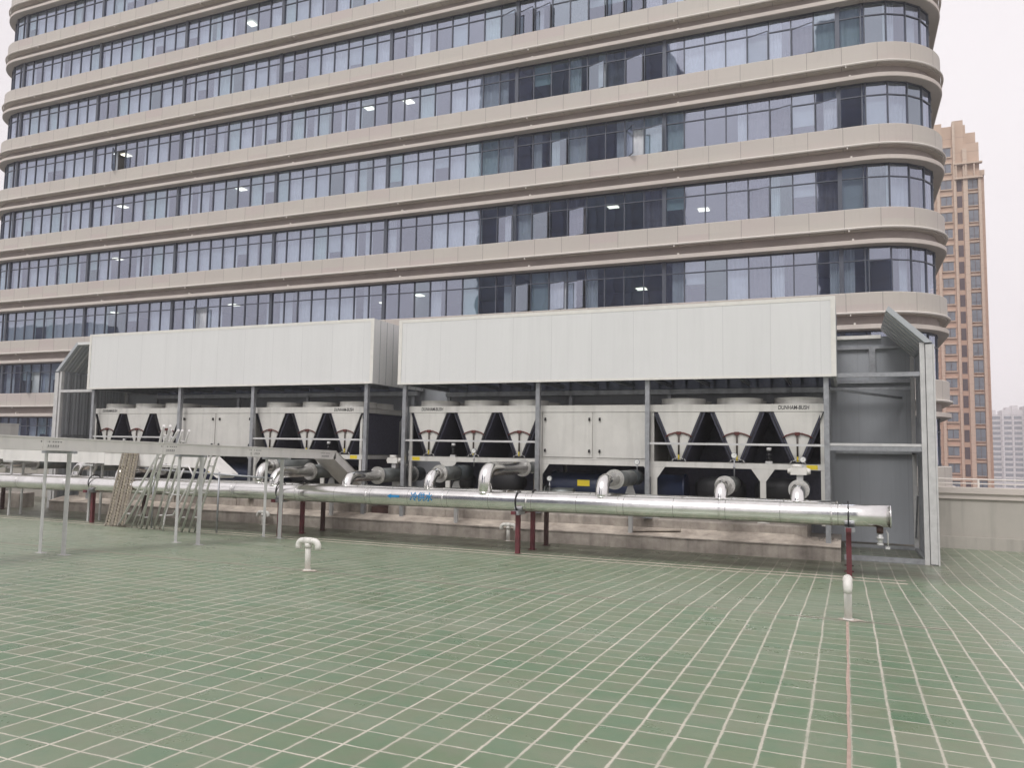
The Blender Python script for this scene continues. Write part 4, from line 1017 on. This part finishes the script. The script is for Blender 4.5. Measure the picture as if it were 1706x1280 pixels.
# ------------------------------------------------------------------ cable trays
def tray1():
    t = empty('cable_tray', (0, 0, 0), label='long white cable tray on tall legs running toward the left chiller', cat='cable tray')
    def bld(mb, name, mats): o = mb.build(name, mats); o.parent = t; return o
    X1, X0 = -11.5, -12.1
    zt = lambda y: .085-.0215*(y-7.8)
    m = MB(); ys = [1.5, 3.8, 6.15, 8.5, 10.85, 13.2, 15.0, 16.15]
    for a, b_ in zip(ys, ys[1:]):
        za, zb = zt(a), zt(b_)
        for (u, v) in ((X1-.012, X1), (X0, X0+.012)):
            k = len(m.v); m.v += [(u,a,za-.19),(v,a,za-.19),(v,b_-.004,zb-.19),(u,b_-.004,zb-.19),(u,a,za),(v,a,za),(v,b_-.004,zb),(u,b_-.004,zb)]
            for f in ((0,3,2,1),(4,5,6,7),(0,1,5,4),(1,2,6,5),(2,3,7,6),(3,0,4,7)): m.f.append(tuple(k+i for i in f)); m.mi.append(0); m.sm.append(False)
        m.quad((X0, a, za-.185), (X1, a, za-.185), (X1, b_, zb-.185), (X0, b_, zb-.185))
    bld(m, 'tray_body', M['tray'])
    m = MB()
    for a, b_ in zip(ys, ys[1:]):
        za, zb = zt(a), zt(b_)
        k = len(m.v); m.v += [(X0-.02,a,za+.001),(X1+.02,a,za+.001),(X1+.02,b_-.006,zb+.001),(X0-.02,b_-.006,zb+.001),(X0-.02,a,za+.02),(X1+.02,a,za+.02),(X1+.02,b_-.006,zb+.02),(X0-.02,b_-.006,zb+.02)]
        for f in ((0,3,2,1),(4,5,6,7),(0,1,5,4),(1,2,6,5),(2,3,7,6),(3,0,4,7)): m.f.append(tuple(k+i for i in f)); m.mi.append(0); m.sm.append(False)
    bld(m, 'tray_cover', M['tray'])
    # ramp down to the chiller
    m = MB(); p0 = Vector((0, 16.15, zt(16.15))); p1 = Vector((0, 17.58, -.93)); 
    d = (p1-p0).normalized(); nn = Vector((0, -d.z, d.y))*-.19 if d.y > 0 else 0
    n2 = Vector((0, d.z, -d.y)).normalized()*.19
    for (u, v) in ((X1-.012, X1), (X0, X0+.012)):
        a = [(u, p0.y, p0.z), (v, p0.y, p0.z), (v, p1.y, p1.z), (u, p1.y, p1.z)]
        bb = [(q[0], q[1]+n2.y, q[2]+n2.z) for q in a]
        k = len(m.v); m.v += bb+a
        for f in ((0,3,2,1),(4,5,6,7),(0,1,5,4),(1,2,6,5),(2,3,7,6),(3,0,4,7)): m.f.append(tuple(k+i for i in f)); m.mi.append(0); m.sm.append(False)
    m.quad((X0, p0.y+n2.y, p0.z+n2.z), (X1, p0.y+n2.y, p0.z+n2.z), (X1, p1.y+n2.y, p1.z+n2.z), (X0, p1.y+n2.y, p1.z+n2.z))
    m.quad((X0-.02, p0.y, p0.z+.01), (X1+.02, p0.y, p0.z+.01), (X1+.02, p1.y, p1.z+.01), (X0-.02, p1.y, p1.z+.01))
    bld(m, 'tray_ramp', M['tray'])
    for y in (3.9, 6.25, 8.6, 10.95, 13.27, 15.72):
        m = MB()
        for k in range(8):
            yy = y-.17+.045*k+(.02 if k > 3 else 0); m.box(X1+.0005, X1+.0025, yy, yy+.018, zt(yy)-.062, zt(yy)-.045)
        for k in range(7):
            yy = y-.13+.042*k; m.box(X1+.0005, X1+.0025, yy, yy+.016, zt(yy)-.128, zt(yy)-.105)
        m.box(X1+.0005, X1+.002, y-.14, y+.14, zt(y)-.143, zt(y)-.138)
        bld(m, 'louvre_holes', M['ink'])
    for y in (3.8, 6.15, 8.5, 10.85, 13.2):
        m = MB(); m.box(X1+.0005, X1+.008, y-.03, y+.03, zt(y)-.19, zt(y)-.005)
        bld(m, 'joint_plate', M['tray'])
    for (x, y) in ((X1-.04, 3.2), (X0, 3.2), (X1-.04, 5.9), (X0, 5.9), (X1-.06, 9.0), (X0, 9.0), (X1-.0, 11.8), (X0-.02, 11.85), (X1-.1, 14.3), (X0-.02, 14.4)):
        m = MB(); wd = .05 if x > -11.9 else .036
        m.box(x-wd, x+wd, y-.02, y-.012, zg(y), zt(y)-.235); m.box(x-wd, x-wd+.008, y-.0118, y+.03, zg(y), zt(y)-.235)
        m.box(x-wd-.04, x+wd+.04, y-.05, y+.06, zg(y), zg(y)+.008)
        bld(m, 'leg', M['steel_light'])
    for y in (3.2, 5.9, 9.0, 11.82, 14.35):
        m = MB(); m.box(X0-.10, X1+.06, y-.03, y+.03, zt(y)-.232, zt(y)-.192); bld(m, 'leg_bracket', M['steel'])
    rebase(t, (-11.8, 8.8, zg(8.8)))
tray1()
def tray2():
    t = empty('cable_tray', (0, 0, 0), label='lower white cable tray running sideways behind the leaning frames', cat='cable tray')
    def bld(mb, name, mats): o = mb.build(name, mats); o.parent = t; return o
    z = lambda x: -.19-.010*(x+22)
    m = MB(); Xs = [-30, -26, -22, -18, -14.6]
    for a, b_ in zip(Xs, Xs[1:]):
        m.box(a, b_-.006, 15.02, 15.035, z(a)-.33, z(a)); m.box(a, b_-.006, 15.55, 15.565, z(a)-.33, z(a)); m.box(a, b_-.006, 15.036, 15.549, z(a)-.33, z(a)-.315); m.box(a, b_-.006, 15.0, 15.58, z(a)+.001, z(a)+.015)
    bld(m, 'tray_body', M['tray'])
    m = MB(); x0 = -14.6; m.prism([(x0+.003, z(x0)-.02), (x0+.003, z(x0)-.28), (x0+.45, -.80), (x0+.62, -.70)], 1, 15.02, 15.56); bld(m, 'tray_ramp', M['tray'])
    for x in (-26.5, -21.75, -18.6):
        m = MB(); m.box(x-.03, x+.03, 15.10, 15.14, ZL, z(x)-.37); m.box(x-.2, x+.2, 15.0, 15.6, z(x)-.37, z(x)-.332); m.box(x-.03, x+.03, 15.45, 15.49, ZL, z(x)-.371)
        bld(m, 'leg', M['steel_light'])
    rebase(t, (-17.5, 15.3, ZL))
tray2()
m = MB(); m.box(-30.5, -26.25, 17.4, 18.4, -.85, .60); m.box(-30.52, -26.23, 17.38, 18.42, .601, .63)
for xx in (-30.3, -28.3, -26.5):
    for yy in (17.5, 18.2): m.box(xx, xx+.1, yy, yy+.1, ZL, -.851)
for xx in (-29.1, -27.7): m.box(xx, xx+.012, 17.393, 17.399, -.8, .55)
tag(m.build('equipment_cabinet', M['white']), 'white equipment cabinet on legs cut by the left edge of the photo', 'cabinet')

# ------------------------------------------------------------------ things leaning on the trays
def lean(name, base, tip, width, rungs, mk, label, cat, group=None, r=.022, side=(0, 1, 0)):
    m = MB(); b_ = Vector(base); t_ = Vector(tip); d = t_-b_; s_ = Vector(side)*width
    m.tube([b_, t_], r, 8); m.tube([b_+s_, t_+s_], r, 8)
    for k in range(rungs):
        f = (k+.6)/rungs; p = b_+d*f; m.tube([p, p+s_], r*.7, 6)
    o = m.build(name, M[mk]); tag(o, label, cat, group); return o
G = 'silver tube frames leaning on the tray'; SD = (.9, .42, 0)
lean('tube_frame', (-16.50, 14.27, zg(14.27)+.02), (-12.62, 12.05, .30), .15, 4, 'tube', 'leftmost silver tube frame, leaning at the flattest angle', 'tube frame', G, r=.027, side=SD)
lean('tube_frame', (-16.02, 14.25, zg(14.25)+.02), (-12.75, 12.05, .16), .12, 4, 'tube', 'thin silver frame leaning second from the left', 'tube frame', G, r=.015, side=SD)
lean('tube_frame', (-15.66, 14.20, zg(14.20)+.02), (-12.66, 11.90, .38), .13, 5, 'tube', 'tallest silver frame whose tips rise above the white tray', 'tube frame', G, r=.027, side=SD)
lean('tube_frame', (-15.42, 14.36, zg(14.36)+.02), (-12.55, 12.28, .30), .14, 4, 'tube', 'silver frame leaning just right of the tallest one', 'tube frame', G, r=.024, side=SD)
G2 = 'silver tubes right of the thick tray leg'
lean('tube_frame', (-14.33, 13.98, zg(13.98)+.02), (-12.42, 12.66, -.22), .14, 3, 'tube', 'left one of the silver frames right of the thick tray leg', 'tube frame', G2, r=.027, side=SD)
lean('tube_frame', (-14.10, 14.16, zg(14.16)+.02), (-12.30, 12.86, -.20), .13, 3, 'tube', 'right one of the silver frames, steepest, by the thin tray leg', 'tube frame', G2, r=.024, side=SD)
# the bent handle frame resting between them
m = MB(); zz = -.90
m.tube([(-14.75, 14.0, zz+.45), (-14.75, 13.9, zz+.42), (-13.75, 13.7, zz+.42), (-13.6, 13.7, zz+.2), (-14.35, 13.9, zz-.72), (-14.65, 13.95, zz-.75), (-14.55, 13.95, zz-.45), (-13.95, 13.75, zz+.35)], .02, 8)
m.tube([(-14.5, 13.9, zz-.25), (-14.1, 13.85, zz-.25)], .014, 6); m.tube([(-14.65, 13.95, zz-.75), (-14.75, 14.0, zg(14.)+.01)], .02, 8)
tag(m.build('bent_frame', M['tube']), 'bent silver handle frame with rounded corners behind the tray leg', 'tube frame')
for i, (dx, lb) in enumerate(((0, 'left one of the brown slatted frames stacked under the tray'), (.20, 'middle one of the brown slatted frames stacked under the tray'), (.40, 'right one of the brown slatted frames stacked under the tray'))):
    m = MB(); b_ = Vector((-16.848+dx, 14.20+dx*.1, zg(14.2)+.03)); t_ = Vector((-17.297+dx*.85, 14.98+dx*.02, -.22)); d = t_-b_; s_ = Vector((.15, .03, -.01))
    m.beam(b_, t_, .04, .04); m.beam(b_+s_, t_+s_, .04, .04)
    n = 26
    for k in range(n):
        f = (k+.5)/n; p = b_+d*f; q = b_+s_+d*(f+.03 if f < .95 else f); m.beam(p, q, .03, .02, 1); m.beam(p+s_*.5-d*.02, p+s_*.5+d*.025, .05, .012, 1)
    for e in (0, 1): m.tube([b_+s_*e, b_+s_*e+Vector((.02, -.04, -.03)), b_+s_*e+Vector((.06, -.05, -.025)), b_+s_*e+Vector((.08, -.02, .03))], .012, 6)
    o = m.build('slatted_frame', [M['slat'], M['slat2']]); tag(o, lb, 'slatted frame', 'brown slatted frames')
# thin grey barrier rail in front of the elbows
m = MB(); m.tube([(-15.9, 14.45, -.60), (-12.0, 14.45, -.72)], .022, 8)
for x in (-15.6, -13.55): m.tube([(x, 14.45, zg(14.45)), (x, 14.45, -.62)], .022, 8)
tag(m.build('guard_rail', M['steel']), 'thin blue-grey guard rail in front of the leftmost elbows', 'rail')

# ------------------------------------------------------------------ air
m = MB(); m.box(-400, 400, -200, 700, -26, 125)
hm = bpy.data.materials.new('haze_air'); hm.use_nodes = True; n = hm.node_tree; n.nodes.clear()
o_ = n.nodes.new('ShaderNodeOutputMaterial'); pv = n.nodes.new('ShaderNodeVolumePrincipled')
pv.inputs['Color'].default_value = (.96, .92, .95, 1); pv.inputs['Density'].default_value = .0008; pv.inputs['Anisotropy'].default_value = 0.0
n.links.new(pv.outputs[0], o_.inputs['Volume'])
hz_ = m.build('haze', hm); tag(hz_, kind='stuff')
scn.cycles.volume_bounces = 1
